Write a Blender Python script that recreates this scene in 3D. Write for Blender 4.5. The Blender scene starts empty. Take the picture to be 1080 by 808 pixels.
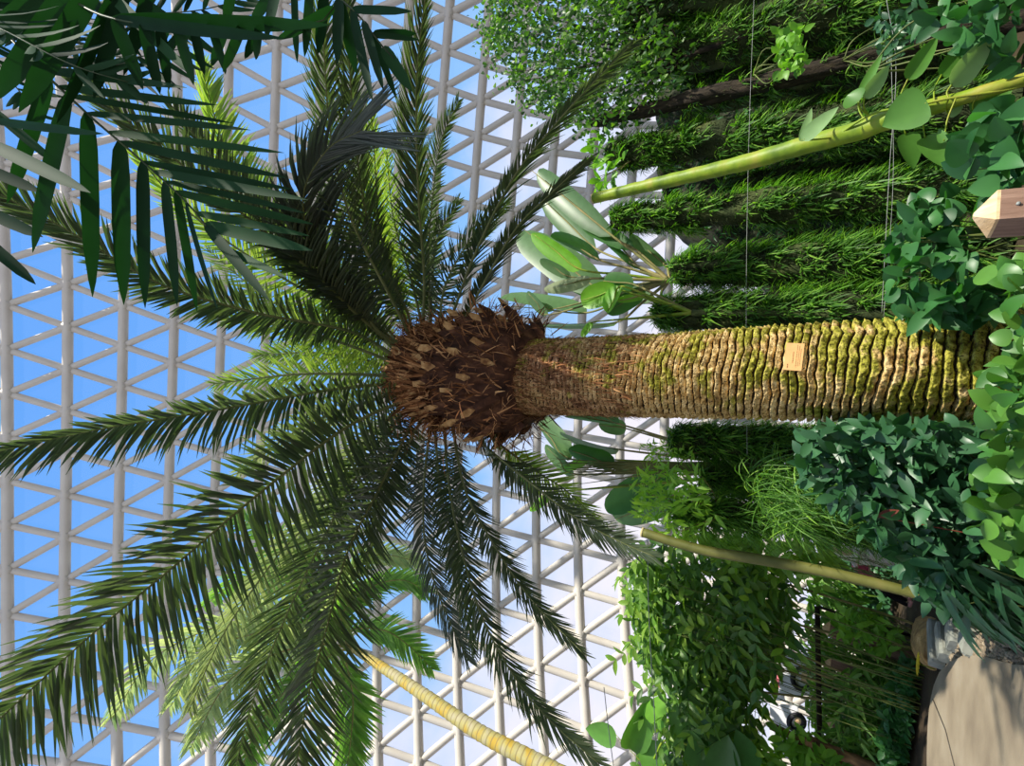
import bpy, math, random
import numpy as np
from mathutils import Vector, noise as mnoise
random.seed(7); RS = np.random.RandomState(11)
sc = bpy.context.scene
COL = sc.collection
# ------------------------------------------------------------------ camera frame (portrait photo stored sideways)
FP = 500.0
TH = math.radians(35); RO = math.radians(7)
cR, sR = math.cos(RO), math.sin(RO)
F = np.array([0, math.cos(TH), math.sin(TH)]); U = np.array([0, -math.sin(TH), math.cos(TH)]); R = np.array([1., 0, 0])
CAM = np.array([0, 0, 1.5])
def ray(u, v):
    a = ((540-u)*cR+(404-v)*sR)/FP; b = (-(540-u)*sR+(404-v)*cR)/FP
    return F+U*a+R*b
def P(u, v, t): return CAM+ray(u, v)*t
def PY(u, v, Y):
    d = ray(u, v); return CAM+d*(Y/d[1])
def PG(u, v, z=0.0):
    d = ray(u, v); return CAM+d*((z-1.5)/d[2])
def depth(p): return float(np.dot(np.asarray(p)-CAM, F))
cam = bpy.data.cameras.new('camera'); camo = bpy.data.objects.new('camera', cam); COL.objects.link(camo)
from mathutils import Matrix
X_ = -cR*U+sR*R; Y_ = sR*U+cR*R; Z_ = -F
M4 = Matrix(((X_[0], Y_[0], Z_[0], CAM[0]), (X_[1], Y_[1], Z_[1], CAM[1]), (X_[2], Y_[2], Z_[2], CAM[2]), (0, 0, 0, 1)))
camo.matrix_world = M4
cam.sensor_width = 36; cam.lens = FP*36/1080; cam.clip_end = 400
sc.camera = camo
sc.view_settings.view_transform = 'Standard'; sc.view_settings.look = 'None'
sc.view_settings.exposure = 0.12; sc.view_settings.gamma = 1.0; sc.view_settings.use_curve_mapping = False
# ------------------------------------------------------------------ helpers
def unit(a):
    a = np.asarray(a, float); return a/np.maximum(np.linalg.norm(a, axis=-1, keepdims=True), 1e-9)
class MB:
    def __init__(s): s.v = []; s.f = []; s.m = []; s.n = 0
    def add(s, V, Fc, mi=0):
        V = np.asarray(V, float).reshape(-1, 3)
        if isinstance(Fc, np.ndarray): Fc = Fc+s.n; s.f.append(Fc); k = len(Fc)
        else:
            Fc = [[i+s.n for i in f] for f in Fc]; s.f.append(Fc); k = len(Fc)
        s.m.append(np.full(k, mi) if np.isscalar(mi) else np.asarray(mi)); s.v.append(V); s.n += len(V)
    def build(s, name, mats, parent=None, smooth=True, link=True):
        me = bpy.data.meshes.new(name)
        V = np.concatenate(s.v); me.vertices.add(len(V)); me.vertices.foreach_set('co', V.astype(np.float32).ravel())
        loops = []; tot = []
        for f in s.f:
            if isinstance(f, np.ndarray): loops.append(f.ravel()); tot.append(np.full(len(f), f.shape[1]))
            else: loops.append(np.array([i for q in f for i in q])); tot.append(np.array([len(q) for q in f]))
        loops = np.concatenate(loops).astype(np.int32); tot = np.concatenate(tot).astype(np.int32)
        start = np.concatenate([[0], np.cumsum(tot)[:-1]]).astype(np.int32)
        me.loops.add(len(loops)); me.loops.foreach_set('vertex_index', loops)
        me.polygons.add(len(tot)); me.polygons.foreach_set('loop_start', start); me.polygons.foreach_set('loop_total', tot)
        me.polygons.foreach_set('material_index', np.concatenate(s.m).astype(np.int32))
        me.polygons.foreach_set('use_smooth', np.full(len(tot), smooth))
        me.update(calc_edges=True); me.validate()
        for m in (mats if isinstance(mats, (list, tuple)) else [mats]): me.materials.append(m)
        o = bpy.data.objects.new(name, me); COL.objects.link(o)
        if parent: o.parent = parent
        return o
def tag(o, label=None, cat=None, group=None, kind=None):
    if label: o['label'] = label
    if cat: o['category'] = cat
    if group: o['group'] = group
    if kind: o['kind'] = kind
    return o
def empty(name, label, cat, group=None):
    o = bpy.data.objects.new(name, None); COL.objects.link(o); o.empty_display_size = .1
    return tag(o, label, cat, group)
def spline(pts, n):
    """Catmull-Rom through rows of pts (any dimension), n samples evenly by length"""
    p = np.asarray(pts, float)
    if len(p) == 2:
        t = np.linspace(0, 1, n)[:, None]; return p[0]*(1-t)+p[1]*t
    q = np.vstack([2*p[0]-p[1], p, 2*p[-1]-p[-2]]); out = []
    for i in range(1, len(q)-2):
        t = np.linspace(0, 1, 24, endpoint=False)[:, None]
        a, b, c, d = q[i-1], q[i], q[i+1], q[i+2]
        out.append(.5*((2*b)+(-a+c)*t+(2*a-5*b+4*c-d)*t*t+(-a+3*b-3*c+d)*t**3))
    out = np.vstack(out+[p[-1:]])
    L = np.concatenate([[0], np.cumsum(np.linalg.norm(np.diff(out[:, :3], axis=0), axis=1))])
    s = np.linspace(0, L[-1], n)
    return np.stack([np.interp(s, L, out[:, k]) for k in range(out.shape[1])], 1)
def frames(c, up=(0, 0, 1.)):
    T = unit(np.gradient(c, axis=0)); up = np.asarray(up, float)
    S = np.cross(T, up)
    bad = np.linalg.norm(S, axis=1) < .08
    S[bad] = np.cross(T[bad], [1, 0.1, 0.])
    S = unit(S); N = unit(np.cross(S, T)); return T, S, N
def tube(M, c, r, seg=8, mi=0, flat=1.0, cap=True):
    c = np.asarray(c, float); n = len(c); r = np.broadcast_to(np.asarray(r, float), (n,))
    T = unit(np.gradient(c, axis=0)); S = np.zeros_like(T)
    s = np.cross(T[0], [0, 0, 1.]);
    if np.linalg.norm(s) < .1: s = np.cross(T[0], [1., 0, 0])
    for i in range(n):
        s = s-T[i]*np.dot(s, T[i]); s = s/np.linalg.norm(s); S[i] = s
    N = np.cross(S, T); a = np.linspace(0, 2*np.pi, seg, endpoint=False)
    V = c[:, None]+r[:, None, None]*(np.cos(a)[None, :, None]*S[:, None]+flat*np.sin(a)[None, :, None]*N[:, None])
    i = np.arange(n-1)[:, None]*seg; j = np.arange(seg)[None]; k = (j+1) % seg
    Q = np.stack([i+j, i+k, i+seg+k, i+seg+j], -1).reshape(-1, 4)
    b = M.n; M.add(V, Q, mi)
    if cap:
        M.f.append([[b+x for x in range(seg)][::-1], [b+(n-1)*seg+x for x in range(seg)]]); M.m.append(np.full(2, mi))
STRAP = (np.array([0, .12, .35, .6, .85, 1.]), np.array([.35, .85, 1, .85, .5, .04]))
NEEDLE = (np.array([0, .3, .7, 1.]), np.array([.6, 1., .7, .05]))
OVAL = (np.array([0, .15, .35, .6, .82, 1.]), np.array([.12, .65, 1, .95, .55, .05]))
HEART = (np.array([0, .04, .14, .3, .5, .68, .84, .94, 1.]), np.array([.35, .72, .95, 1, .9, .7, .42, .17, .02]))
BLADE = (np.array([0, .06, .2, .35, .5, .65, .8, .92, .98, 1.]), np.array([.15, .6, .9, 1, 1, .97, .85, .6, .3, .08]))
def strips(M, pos, d, n, L, W, bend=.2, prof=STRAP, fold=.12, grav=0., mi=0, curl=0.):
    pos = np.asarray(pos, float).reshape(-1, 3); N_ = len(pos)
    d = unit(np.broadcast_to(d, (N_, 3))); n = np.broadcast_to(n, (N_, 3)); sd = np.cross(d, n)
    bad = np.linalg.norm(sd, axis=1) < 1e-3
    sd = np.where(bad[:, None], np.cross(d, [.3, .7, .2]), sd); sd = unit(sd); n = np.cross(sd, d)
    L = np.broadcast_to(L, (N_,))[:, None, None]; W = np.broadcast_to(W, (N_,))[:, None, None]
    bend = np.broadcast_to(bend, (N_,))[:, None, None]; grav = np.broadcast_to(grav, (N_,))[:, None, None]
    s, w = prof; k = len(s); s = s[None, :, None]; w = w[None, :, None]
    c = pos[:, None]+d[:, None]*L*s*(1-.25*np.abs(bend)*s)-n[:, None]*bend*L*s*s+np.array([0, 0, -1.])*grav*L*s*s
    hw = W*w*.5
    sd = sd[:, None]; nn = n[:, None]
    V = np.stack([c-sd*hw+nn*hw*fold*2, c, c+sd*hw+nn*hw*fold*2], 2)
    base = (np.arange(N_)*k*3)[:, None, None]+(np.arange(k-1)*3)[None, :, None]+np.arange(2)[None, None]
    Q = np.stack([base, base+1, base+4, base+3], -1).reshape(-1, 4)
    M.add(V, Q, mi)
def rnd(a, b, n=None): return RS.uniform(a, b, n)
def rdir(n):
    return unit(RS.normal(size=(n, 3)))
def box(M, c, ax, ay, az, mi=0):
    c = np.asarray(c, float); V = [c+sx*np.asarray(ax)+sy*np.asarray(ay)+sz*np.asarray(az) for sz in (-1, 1) for sy in (-1, 1) for sx in (-1, 1)]
    M.add(V, [[0, 2, 3, 1], [4, 5, 7, 6], [0, 1, 5, 4], [2, 6, 7, 3], [0, 4, 6, 2], [1, 3, 7, 5]], mi)
# ------------------------------------------------------------------ materials
def new_mat(name):
    m = bpy.data.materials.new(name); m.use_nodes = True; nt = m.node_tree; nt.nodes.clear()
    out = nt.nodes.new('ShaderNodeOutputMaterial'); return m, nt, nt.nodes.new, nt.links.new, out
def ramp(nt, fac, stops):
    r = nt.nodes.new('ShaderNodeValToRGB'); e = r.color_ramp.elements
    while len(e) < len(stops): e.new(.5)
    for el, (p, c) in zip(e, stops): el.position = p; el.color = (*c, 1)
    nt.links.new(fac, r.inputs[0]); return r.outputs[0]
def leaf_mat(name, c1, c2, rough=.45, trans=.3, tcol=None, c3=None, spec=.4):
    m, nt, N, L, out = new_mat(name)
    g = N('ShaderNodeNewGeometry')
    stops = [(0, c1), (1, c2)] if c3 is None else [(0, c1), (.7, c2), (1, c3)]
    col = ramp(nt, g.outputs['Random Per Island'], stops)
    tc = N('ShaderNodeTexCoord'); no = N('ShaderNodeTexNoise'); no.inputs['Scale'].default_value = 6
    L(tc.outputs['Object'], no.inputs['Vector'])
    hs = N('ShaderNodeHueSaturation'); mr = N('ShaderNodeMapRange'); mr.inputs[3].default_value = .75; mr.inputs[4].default_value = 1.25
    L(no.outputs[0], mr.inputs[0]); L(mr.outputs[0], hs.inputs['Value']); L(col, hs.inputs['Color'])
    p = N('ShaderNodeBsdfPrincipled'); p.inputs['Roughness'].default_value = rough; p.inputs['Specular IOR Level'].default_value = spec
    L(hs.outputs[0], p.inputs['Base Color'])
    if trans:
        t = N('ShaderNodeBsdfTranslucent')
        mm = N('ShaderNodeMix'); mm.data_type = 'RGBA'; mm.blend_type = 'MULTIPLY'; mm.inputs[0].default_value = 1
        L(hs.outputs[0], mm.inputs[6]); mm.inputs[7].default_value = (*(tcol or (1.9, 2.0, .7)), 1)
        L(mm.outputs[2], t.inputs[0])
        ms = N('ShaderNodeMixShader'); ms.inputs[0].default_value = trans
        L(p.outputs[0], ms.inputs[1]); L(t.outputs[0], ms.inputs[2]); L(ms.outputs[0], out.inputs[0])
    else: L(p.outputs[0], out.inputs[0])
    return m
def surf_mat(name, stops, scale=5., rough=.8, bump=.3, stretch=(1, 1, 1), detail=6., spec=.3, bscale=None, metal=0.):
    m, nt, N, L, out = new_mat(name)
    tc = N('ShaderNodeTexCoord'); mp = N('ShaderNodeMapping'); mp.inputs['Scale'].default_value = stretch
    L(tc.outputs['Object'], mp.inputs[0]); no = N('ShaderNodeTexNoise'); no.inputs['Scale'].default_value = scale; no.inputs['Detail'].default_value = detail
    L(mp.outputs[0], no.inputs['Vector']); col = ramp(nt, no.outputs[0], stops)
    p = N('ShaderNodeBsdfPrincipled'); p.inputs['Roughness'].default_value = rough; p.inputs['Specular IOR Level'].default_value = spec; p.inputs['Metallic'].default_value = metal
    L(col, p.inputs['Base Color'])
    if bump:
        n2 = N('ShaderNodeTexNoise'); n2.inputs['Scale'].default_value = bscale or scale*4; n2.inputs['Detail'].default_value = 5; L(mp.outputs[0], n2.inputs['Vector'])
        b = N('ShaderNodeBump'); b.inputs['Strength'].default_value = bump; b.inputs['Distance'].default_value = .02
        L(n2.outputs[0], b.inputs['Height']); L(b.outputs[0], p.inputs['Normal'])
    L(p.outputs[0], out.inputs[0]); return m
M_date = leaf_mat('date_leaflet', (.042, .07, .04), (.1, .13, .07), .38, .28, (1.6, 1.9, .6), spec=.5)
M_date_y = leaf_mat('backlit_young_leaflet', (.16, .27, .06), (.3, .38, .1), .4, .5, (1.6, 1.7, .6), spec=.5)  # young and outer fronds; light from behind is put into the yellow-green
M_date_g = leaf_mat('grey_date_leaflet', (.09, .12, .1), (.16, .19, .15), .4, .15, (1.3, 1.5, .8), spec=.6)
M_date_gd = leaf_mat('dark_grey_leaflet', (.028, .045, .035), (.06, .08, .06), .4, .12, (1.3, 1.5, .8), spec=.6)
M_date_l = leaf_mat('pale_date_leaflet', (.2, .26, .16), (.34, .38, .2), .4, .4, (1.4, 1.5, .7), spec=.5)
M_date_r = surf_mat('date_rachis', [(.3, (.12, .15, .05)), (.7, (.2, .22, .09))], 4, .5, .1)
M_rach_d = surf_mat('dark_rachis', [(.3, (.03, .05, .02)), (.7, (.06, .09, .03))], 4, .5, .1)
M_kentia = leaf_mat('broad_leaflet', (.008, .03, .014), (.02, .065, .022), .65, .15, (1.2, 2.4, .5), spec=.12)
M_fox = leaf_mat('pale_palm_leaflet', (.25, .36, .2), (.5, .55, .28), .45, .5, (1.3, 1.4, .8))
M_fox_g = leaf_mat('green_palm_leaflet', (.1, .24, .05), (.22, .4, .09), .45, .5, (1.6, 1.7, .6))
M_fibre = leaf_mat('palm_fibre', (.05, .02, .01), (.3, .13, .05), .8, .1, (1, 1, 1), c3=(.6, .33, .14), spec=.1)
M_boot = surf_mat('leaf_base_wood', [(.3, (.025, .01, .006)), (.55, (.08, .032, .015)), (.75, (.2, .09, .04))], 7, .9, .6, (1, 1, .4))
M_boot_c = surf_mat('cut_leaf_base', [(.3, (.16, .07, .025)), (.5, (.4, .22, .08)), (.7, (.62, .4, .17))], 9, .8, .4)
M_white = surf_mat('white_steel', [(.3, (.5, .46, .4)), (.7, (.57, .53, .46))], 1.2, .5, 0)
M_gasket = surf_mat('glazing_gasket', [(.3, (.12, .08, .14)), (.7, (.16, .1, .2))], 1.2, .5, 0)
M_soil = surf_mat('soil', [(.3, (.02, .014, .008)), (.6, (.06, .04, .02)), (.8, (.04, .05, .015))], 1.3, .95, .8, bscale=18)
M_conc = surf_mat('path_concrete', [(.3, (.2, .16, .11)), (.5, (.27, .22, .15)), (.7, (.33, .28, .2))], 1.5, .75, .25, bscale=40)
M_joint = surf_mat('path_joint', [(.3, (.07, .06, .05)), (.7, (.1, .09, .07))], 8, .9, 0)
M_stone = surf_mat('kerb_stone', [(.3, (.2, .21, .18)), (.7, (.3, .31, .26))], 6, .8, .4)
M_grav = surf_mat('gravel', [(.3, (.12, .09, .06)), (.6, (.3, .24, .16)), (.8, (.45, .38, .28))], 14, .9, .8)
M_wood = surf_mat('post_wood', [(.3, (.16, .09, .06)), (.6, (.26, .16, .11)), (.8, (.33, .21, .15))], 6, .7, .3, (6, 6, .6))
M_woodtop = surf_mat('post_cap_wood', [(.3, (.55, .36, .18)), (.6, (.72, .52, .3)), (.8, (.8, .62, .4))], 8, .6, .2, (5, 1, 1))
M_moss = surf_mat('moss', [(.25, (.012, .018, .006)), (.5, (.035, .05, .014)), (.75, (.09, .11, .03))], 3, .95, 1., bscale=25)
M_backing = surf_mat('dark_backing', [(.25, (.008, .009, .006)), (.5, (.02, .024, .012)), (.75, (.045, .05, .02))], 1.6, .95, 1., bscale=9)  # very low tone paints the shaded depth between the columns
M_dbark = surf_mat('dark_bark', [(.3, (.012, .009, .006)), (.6, (.04, .03, .018)), (.8, (.08, .06, .03))], 5, .95, 1., (4, 4, 1), bscale=20)
M_stalk = surf_mat('lime_stalk', [(.3, (.09, .16, .008)), (.5, (.19, .28, .012)), (.72, (.3, .28, .04))], 4, .5, .2, (1, 1, 1))
M_cutend = surf_mat('stalk_cut_end', [(.3, (.4, .34, .15)), (.7, (.55, .46, .25))], 6, .8, .2)
M_stalk2 = surf_mat('olive_stalk', [(.3, (.07, .08, .012)), (.6, (.13, .13, .03)), (.8, (.2, .15, .05))], 3, .6, .2)
M_cane = surf_mat('cane', [(.3, (.12, .14, .04)), (.6, (.26, .22, .08)), (.8, (.4, .3, .12))], 4, .7, .2)
M_log = surf_mat('log_wood', [(.3, (.06, .035, .02)), (.6, (.22, .12, .05)), (.8, (.38, .22, .09))], 5, .85, .5, (4, 1, 1))
M_fern = leaf_mat('fern_frond', (.035, .1, .016), (.1, .25, .03), .5, .4, (1.6, 1.9, .5), c3=(.26, .46, .06))
M_fern_b = leaf_mat('bright_fern', (.1, .26, .03), (.22, .45, .05), .45, .4, (1.4, 1.6, .5))
M_lime_leaf = leaf_mat('lime_leaf', (.2, .42, .05), (.36, .6, .08), .45, .5, (1.3, 1.4, .5))
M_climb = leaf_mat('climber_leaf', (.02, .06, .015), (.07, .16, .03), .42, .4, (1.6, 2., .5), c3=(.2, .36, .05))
M_pothos = leaf_mat('pothos_leaf', (.04, .15, .025), (.13, .3, .045), .4, .32, (1.5, 1.7, .5), spec=.5)
M_pothos_p = leaf_mat('pale_pothos_leaf', (.2, .36, .14), (.3, .46, .2), .45, .3, (1.3, 1.5, .6))
M_arrow = leaf_mat('arrowhead_leaf', (.02, .09, .025), (.06, .2, .05), .4, .3, (1.4, 1.9, .6), spec=.4)
M_shrub = leaf_mat('shrub_leaf', (.02, .08, .03), (.05, .15, .055), .4, .2, (1.3, 1.8, .6), spec=.5)
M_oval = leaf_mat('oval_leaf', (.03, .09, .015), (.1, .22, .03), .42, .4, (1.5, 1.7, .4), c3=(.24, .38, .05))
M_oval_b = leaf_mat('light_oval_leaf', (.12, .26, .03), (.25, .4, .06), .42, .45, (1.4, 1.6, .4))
M_greenstem = surf_mat('green_stem', [(.3, (.05, .08, .015)), (.7, (.14, .17, .04))], 4, .6, .1)
M_grass = leaf_mat('blade_leaf', (.05, .14, .02), (.14, .3, .05), .5, .4, (1.4, 1.7, .5), c3=(.3, .48, .1))
M_paddle = leaf_mat('paddle_leaf', (.07, .15, .06), (.14, .24, .1), .4, .4, (1.4, 1.8, .7), spec=.5)
M_paddle_d = leaf_mat('dark_paddle_leaf', (.04, .12, .03), (.07, .18, .05), .4, .35, (1.5, 2.1, .5), spec=.5)
M_paddle_b = leaf_mat('bright_paddle_leaf', (.16, .4, .03), (.22, .48, .05), .4, .5, (1.3, 1.6, .4), spec=.5)
M_red = leaf_mat('red_leaf', (.16, .04, .02), (.2, .05, .03), .5, .2, (1, 1, 1))
M_yel = leaf_mat('yellow_petal', (.8, .6, .02), (.9, .7, .05), .5, .2, (1, 1, 1))
M_wire = surf_mat('wire', [(.3, (.2, .22, .2)), (.7, (.35, .36, .33))], 3, .5, 0)
def plain(name, c, rough=.7): return surf_mat(name, [(.3, tuple(x*.85 for x in c)), (.7, c)], 8, rough, .1)
M_plaque = plain('plaque_copper', (.75, .42, .16), .5); M_ink = plain('plaque_ink', (.3, .13, .04))
M_glass, nt, N, L, out = new_mat('clear_glass')
tr = N('ShaderNodeBsdfTransparent'); tr.inputs[0].default_value = (.97, .98, 1, 1); gl = N('ShaderNodeBsdfGlossy'); gl.inputs['Roughness'].default_value = .03
ms = N('ShaderNodeMixShader'); ms.inputs[0].default_value = .03; L(tr.outputs[0], ms.inputs[1]); L(gl.outputs[0], ms.inputs[2]); L(ms.outputs[0], out.inputs[0])
# trunk bark: tan scars with moss and reddish upper part
M_bark, nt, N, L, out = new_mat('palm_bark')
tc = N('ShaderNodeTexCoord'); sx = N('ShaderNodeSeparateXYZ'); L(tc.outputs['Object'], sx.inputs[0])
def tn(sc_, det=5, st=(1, 1, 1)):
    mp = N('ShaderNodeMapping'); mp.inputs['Scale'].default_value = st; L(tc.outputs['Object'], mp.inputs[0])
    n = N('ShaderNodeTexNoise'); n.inputs['Scale'].default_value = sc_; n.inputs['Detail'].default_value = det; L(mp.outputs[0], n.inputs['Vector']); return n.outputs[0]
def mixc(f, a, b):
    m = N('ShaderNodeMix'); m.data_type = 'RGBA'
    for s, x in ((0, f), (6, a), (7, b)):
        if hasattr(x, 'links') or hasattr(x, 'is_linked'): L(x, m.inputs[s])
        elif isinstance(x, tuple): m.inputs[s].default_value = (*x, 1)
        else: m.inputs[s].default_value = x
    return m.outputs[2]
def mrange(x, a, b, lo=0., hi=1.):
    m = N('ShaderNodeMapRange'); L(x, m.inputs[0]); m.inputs[1].default_value = a; m.inputs[2].default_value = b; m.inputs[3].default_value = lo; m.inputs[4].default_value = hi; return m.outputs[0]
def math_(op, a, b):
    m = N('ShaderNodeMath'); m.operation = op
    for i, x in enumerate((a, b)):
        if isinstance(x, (int, float)): m.inputs[i].default_value = x
        else: L(x, m.inputs[i])
    return m.outputs[0]
tan = ramp(nt, tn(9), [(.3, (.2, .12, .04)), (.46, (.52, .35, .13)), (.64, (.78, .58, .27))])
red = ramp(nt, tn(12), [(.35, (.12, .05, .025)), (.5, (.36, .18, .09)), (.68, (.65, .42, .22))])
base = mixc(math_('MULTIPLY', mrange(sx.outputs[2], 3.2, 4.6), mrange(tn(1.6), .35, .6)), tan, red)
zf = math_('ADD', mrange(sx.outputs[2], 2.6, .6, .0, .12), math_('MULTIPLY', sx.outputs[0], .13))
mossf = mrange(math_('ADD', tn(3.4, 8), zf), .58, .66)
base = mixc(mossf, base, ramp(nt, tn(14), [(.35, (.13, .12, .015)), (.52, (.36, .34, .045)), (.7, (.56, .48, .12))]))
base = mixc(mrange(tn(55, 4), .56, .64), base, (.07, .045, .02))
p = N('ShaderNodeBsdfPrincipled'); p.inputs['Roughness'].default_value = .95; p.inputs['Specular IOR Level'].default_value = .1
L(base, p.inputs['Base Color']); bp = N('ShaderNodeBump'); bp.inputs['Strength'].default_value = .9; bp.inputs['Distance'].default_value = .03
L(tn(30, 6, (1, 1, .6)), bp.inputs['Height']); L(bp.outputs[0], p.inputs['Normal']); L(p.outputs[0], out.inputs[0])
# slim ringed palm trunk
M_slim, nt, N, L, out = new_mat('slim_palm_bark')
tc = N('ShaderNodeTexCoord')
base = ramp(nt, tn(3.5), [(.35, (.42, .28, .03)), (.5, (.36, .32, .11)), (.65, (.38, .34, .2))])
wv = N('ShaderNodeTexWave'); wv.bands_direction = 'Z'; wv.inputs['Scale'].default_value = 2.2; wv.inputs['Distortion'].default_value = 1.5; L(tc.outputs['Object'], wv.inputs[0])
base = mixc(mrange(wv.outputs[1], .0, .18, .75, 0.), base, (.16, .12, .05))
p = N('ShaderNodeBsdfPrincipled'); p.inputs['Roughness'].default_value = .8; L(base, p.inputs['Base Color']); L(p.outputs[0], out.inputs[0])
# ------------------------------------------------------------------ sky and sun
SUN = unit([.5, -.62, .74])
w = bpy.data.worlds.new('world'); sc.world = w; w.use_nodes = True; nt = w.node_tree; nt.nodes.clear(); N = nt.nodes.new; L = nt.links.new
tc = N('ShaderNodeTexCoord'); sx = N('ShaderNodeSeparateXYZ'); L(tc.outputs['Generated'], sx.inputs[0])
grad = ramp(nt, sx.outputs[2], [(0, (.62, .74, .95)), (.3, (.42, .64, .98)), (.65, (.26, .53, .97)), (1, (.13, .38, .92))])
cn = tn(1.6, 7, (1, 1, 1.6)); cl = math_('ADD', cn, mrange(sx.outputs[2], .2, .95, .08, -.16))
cx = math_('ADD', cl, mrange(sx.outputs[0], -.6, .6, .07, -.07))
cf = mrange(cx, .47, .66)
col = mixc(cf, grad, (.92, .88, .96))
bg = N('ShaderNodeBackground'); L(col, bg.inputs[0]); bg.inputs[1].default_value = 1.0
wo = N('ShaderNodeOutputWorld'); L(bg.outputs[0], wo.inputs[0])
sl = bpy.data.lights.new('sun', 'SUN'); sl.energy = 7.0; sl.angle = math.radians(.6); sl.color = (1, .94, .83)
so = bpy.data.objects.new('sun', sl); COL.objects.link(so); so.rotation_euler = Vector(SUN).to_track_quat('Z', 'Y').to_euler()
# ------------------------------------------------------------------ dome
CO = np.array([[0.01806, 0.19921], [-0.50975, -0.05069], [0.01705, -0.05748], [0.02178, -0.00579], [-0.16869, -0.58554], [0.10729, 0.02482], [-0.02447, 0.03315], [0.06885, 0.06111], [-0.04648, -0.01489], [-0.00652, -0.01403]])
DC = np.array([0, -16, 0.]); DR = 36.
def dome_dir(i, j):
    i = i/10; j = j/10
    B = np.array([i**a*j**b for a in range(4) for b in range(4-a)]); q = B@CO
    an = math.hypot(*q)+1e-9; c0 = np.array([0, math.cos(math.pi/4), math.sin(math.pi/4)]); e2 = np.array([0, -c0[2], c0[1]])
    return math.cos(an)*c0+math.sin(an)/an*(q[0]*np.array([1., 0, 0])+q[1]*e2)
nodes = {(i, j): dome_dir(i, j) for i in range(-2, 20) for j in range(-17, 16)}
def okn(k): return k in nodes and (DC+DR*nodes[k])[2] > -1.2 and abs(nodes[k][0]) < .62
mb, gk, gs = MB(), MB(), MB()
for (i, j) in nodes:
    if not okn((i, j)): continue
    a = nodes[(i, j)]
    for (k, r, s) in (((i, j+1), .19, 8), ((i+1, j), .14, 8), ((i+1, j-1), .14, 8)):
        if okn(k):
            b = nodes[k]; tube(mb, [DC+DR*a, DC+DR*b], r, 10, cap=False)
            tube(gk, [DC+(DR+.3)*a, DC+(DR+.3)*b], .05, 4, cap=False)
    # joint hub: short radial drum
    tube(mb, [DC+(DR-.17)*a, DC+(DR+.17)*a], .2, 12)
    for tri in (((i+1, j), (i, j+1)), ((i+1, j-1), (i+1, j))):
        if okn(tri[0]) and okn(tri[1]):
            gs.add([DC+(DR+.34)*x for x in (a, nodes[tri[0]], nodes[tri[1]])], [[0, 1, 2]])
ceiling = mb.build('ceiling', M_white); tag(ceiling, 'white steel triangular grid of the glass dome', kind='structure')
gk.build('glazing_gasket', M_gasket, ceiling); gs.build('glass_panes', M_glass, ceiling, smooth=False)
# ------------------------------------------------------------------ ground
mb = MB(); nx = 70
gx = np.linspace(-24, 24, nx); gy = np.linspace(-4, 20.5, 50)
V = np.array([[x, y, -.03+.06*mnoise.noise(Vector((x*.7, y*.7, 0)))-.05] for y in gy for x in gx])
ii = np.arange(49)[:, None]*nx; jj = np.arange(nx-1)[None]; Q = np.stack([ii+jj, ii+jj+1, ii+nx+jj+1, ii+nx+jj], -1).reshape(-1, 4)
mb.add(V, Q); tag(mb.build('floor', M_soil), 'dark planted soil under the dome', kind='structure')
# low perimeter wall under the dome
mb = MB(); arc = [DC+36*np.array([math.sin(a), math.cos(a), 0]) for a in np.linspace(-.66, .66, 60)]
for a, b in zip(arc[:-1], arc[1:]):
    t = (b-a)/2; n = unit(np.cross(t, [0, 0, 1]))*.15; box(mb, (a+b)/2+np.array([0, 0, .2]), t, n, [0, 0, .5])
tag(mb.build('wall_back', M_white, smooth=False), 'low white plinth wall under the dome edge', kind='structure')
# path slab
pth = [(1300, 730), (1120, 705), (1070, 701), (1040, 693), (1018, 692), (1000, 699), (988, 714), (981, 740), (978, 775), (978, 830), (985, 950), (1010, 1050), (1300, 1200)]
c = np.array([PG(u, v, .04) for u, v in spline([(u, v, 0) for u, v in pth], 70)[:, :2]])
c[:, 2] = .04; n = len(c); mb = MB(); lo = c.copy(); lo[:, 2] = -.12
mb.add(np.vstack([c, lo]), [list(range(n))]+[[i, (i+1) % n, n+(i+1) % n, n+i] for i in range(n)])
path = mb.build('trim_1', M_conc, smooth=False); tag(path, 'curved beige concrete garden path', kind='structure')
mb = MB(); tube(mb, [PG(984, 738, .045), PG(997, 770, .045), PG(1012, 830, .045)], .012, 6, flat=.3); mb.build('joint', M_joint, path)
# gravel strip beside the path
mb = MB(); st = [(1006, 688), (1025, 684), (1045, 686), (1070, 696), (1110, 700)]
sp = spline([PG(u, v, 0) for u, v in st], 200)
for _ in range(420):
    q = sp[RS.randint(200)]+np.array([rnd(-.14, .14), rnd(-.12, .12), 0]); r = rnd(.02, .05)
    a = np.linspace(0, 2*np.pi, 6, endpoint=False)
    ringv = [[q[0]+r*k*math.cos(x), q[1]+r*k*math.sin(x), q[2]+h] for k, h in ((1., -.01), (.8, .02), (.3, .035)) for x in a]
    mb.add(ringv, [[i*6+j, i*6+(j+1) % 6, (i+1)*6+(j+1) % 6, (i+1)*6+j] for i in range(2) for j in range(6)]+[[12+j for j in range(6)]])
tag(mb.build('gravel', M_grav), 'strip of brown pebbles along the rounded path corner', 'gravel', kind='stuff')
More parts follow.
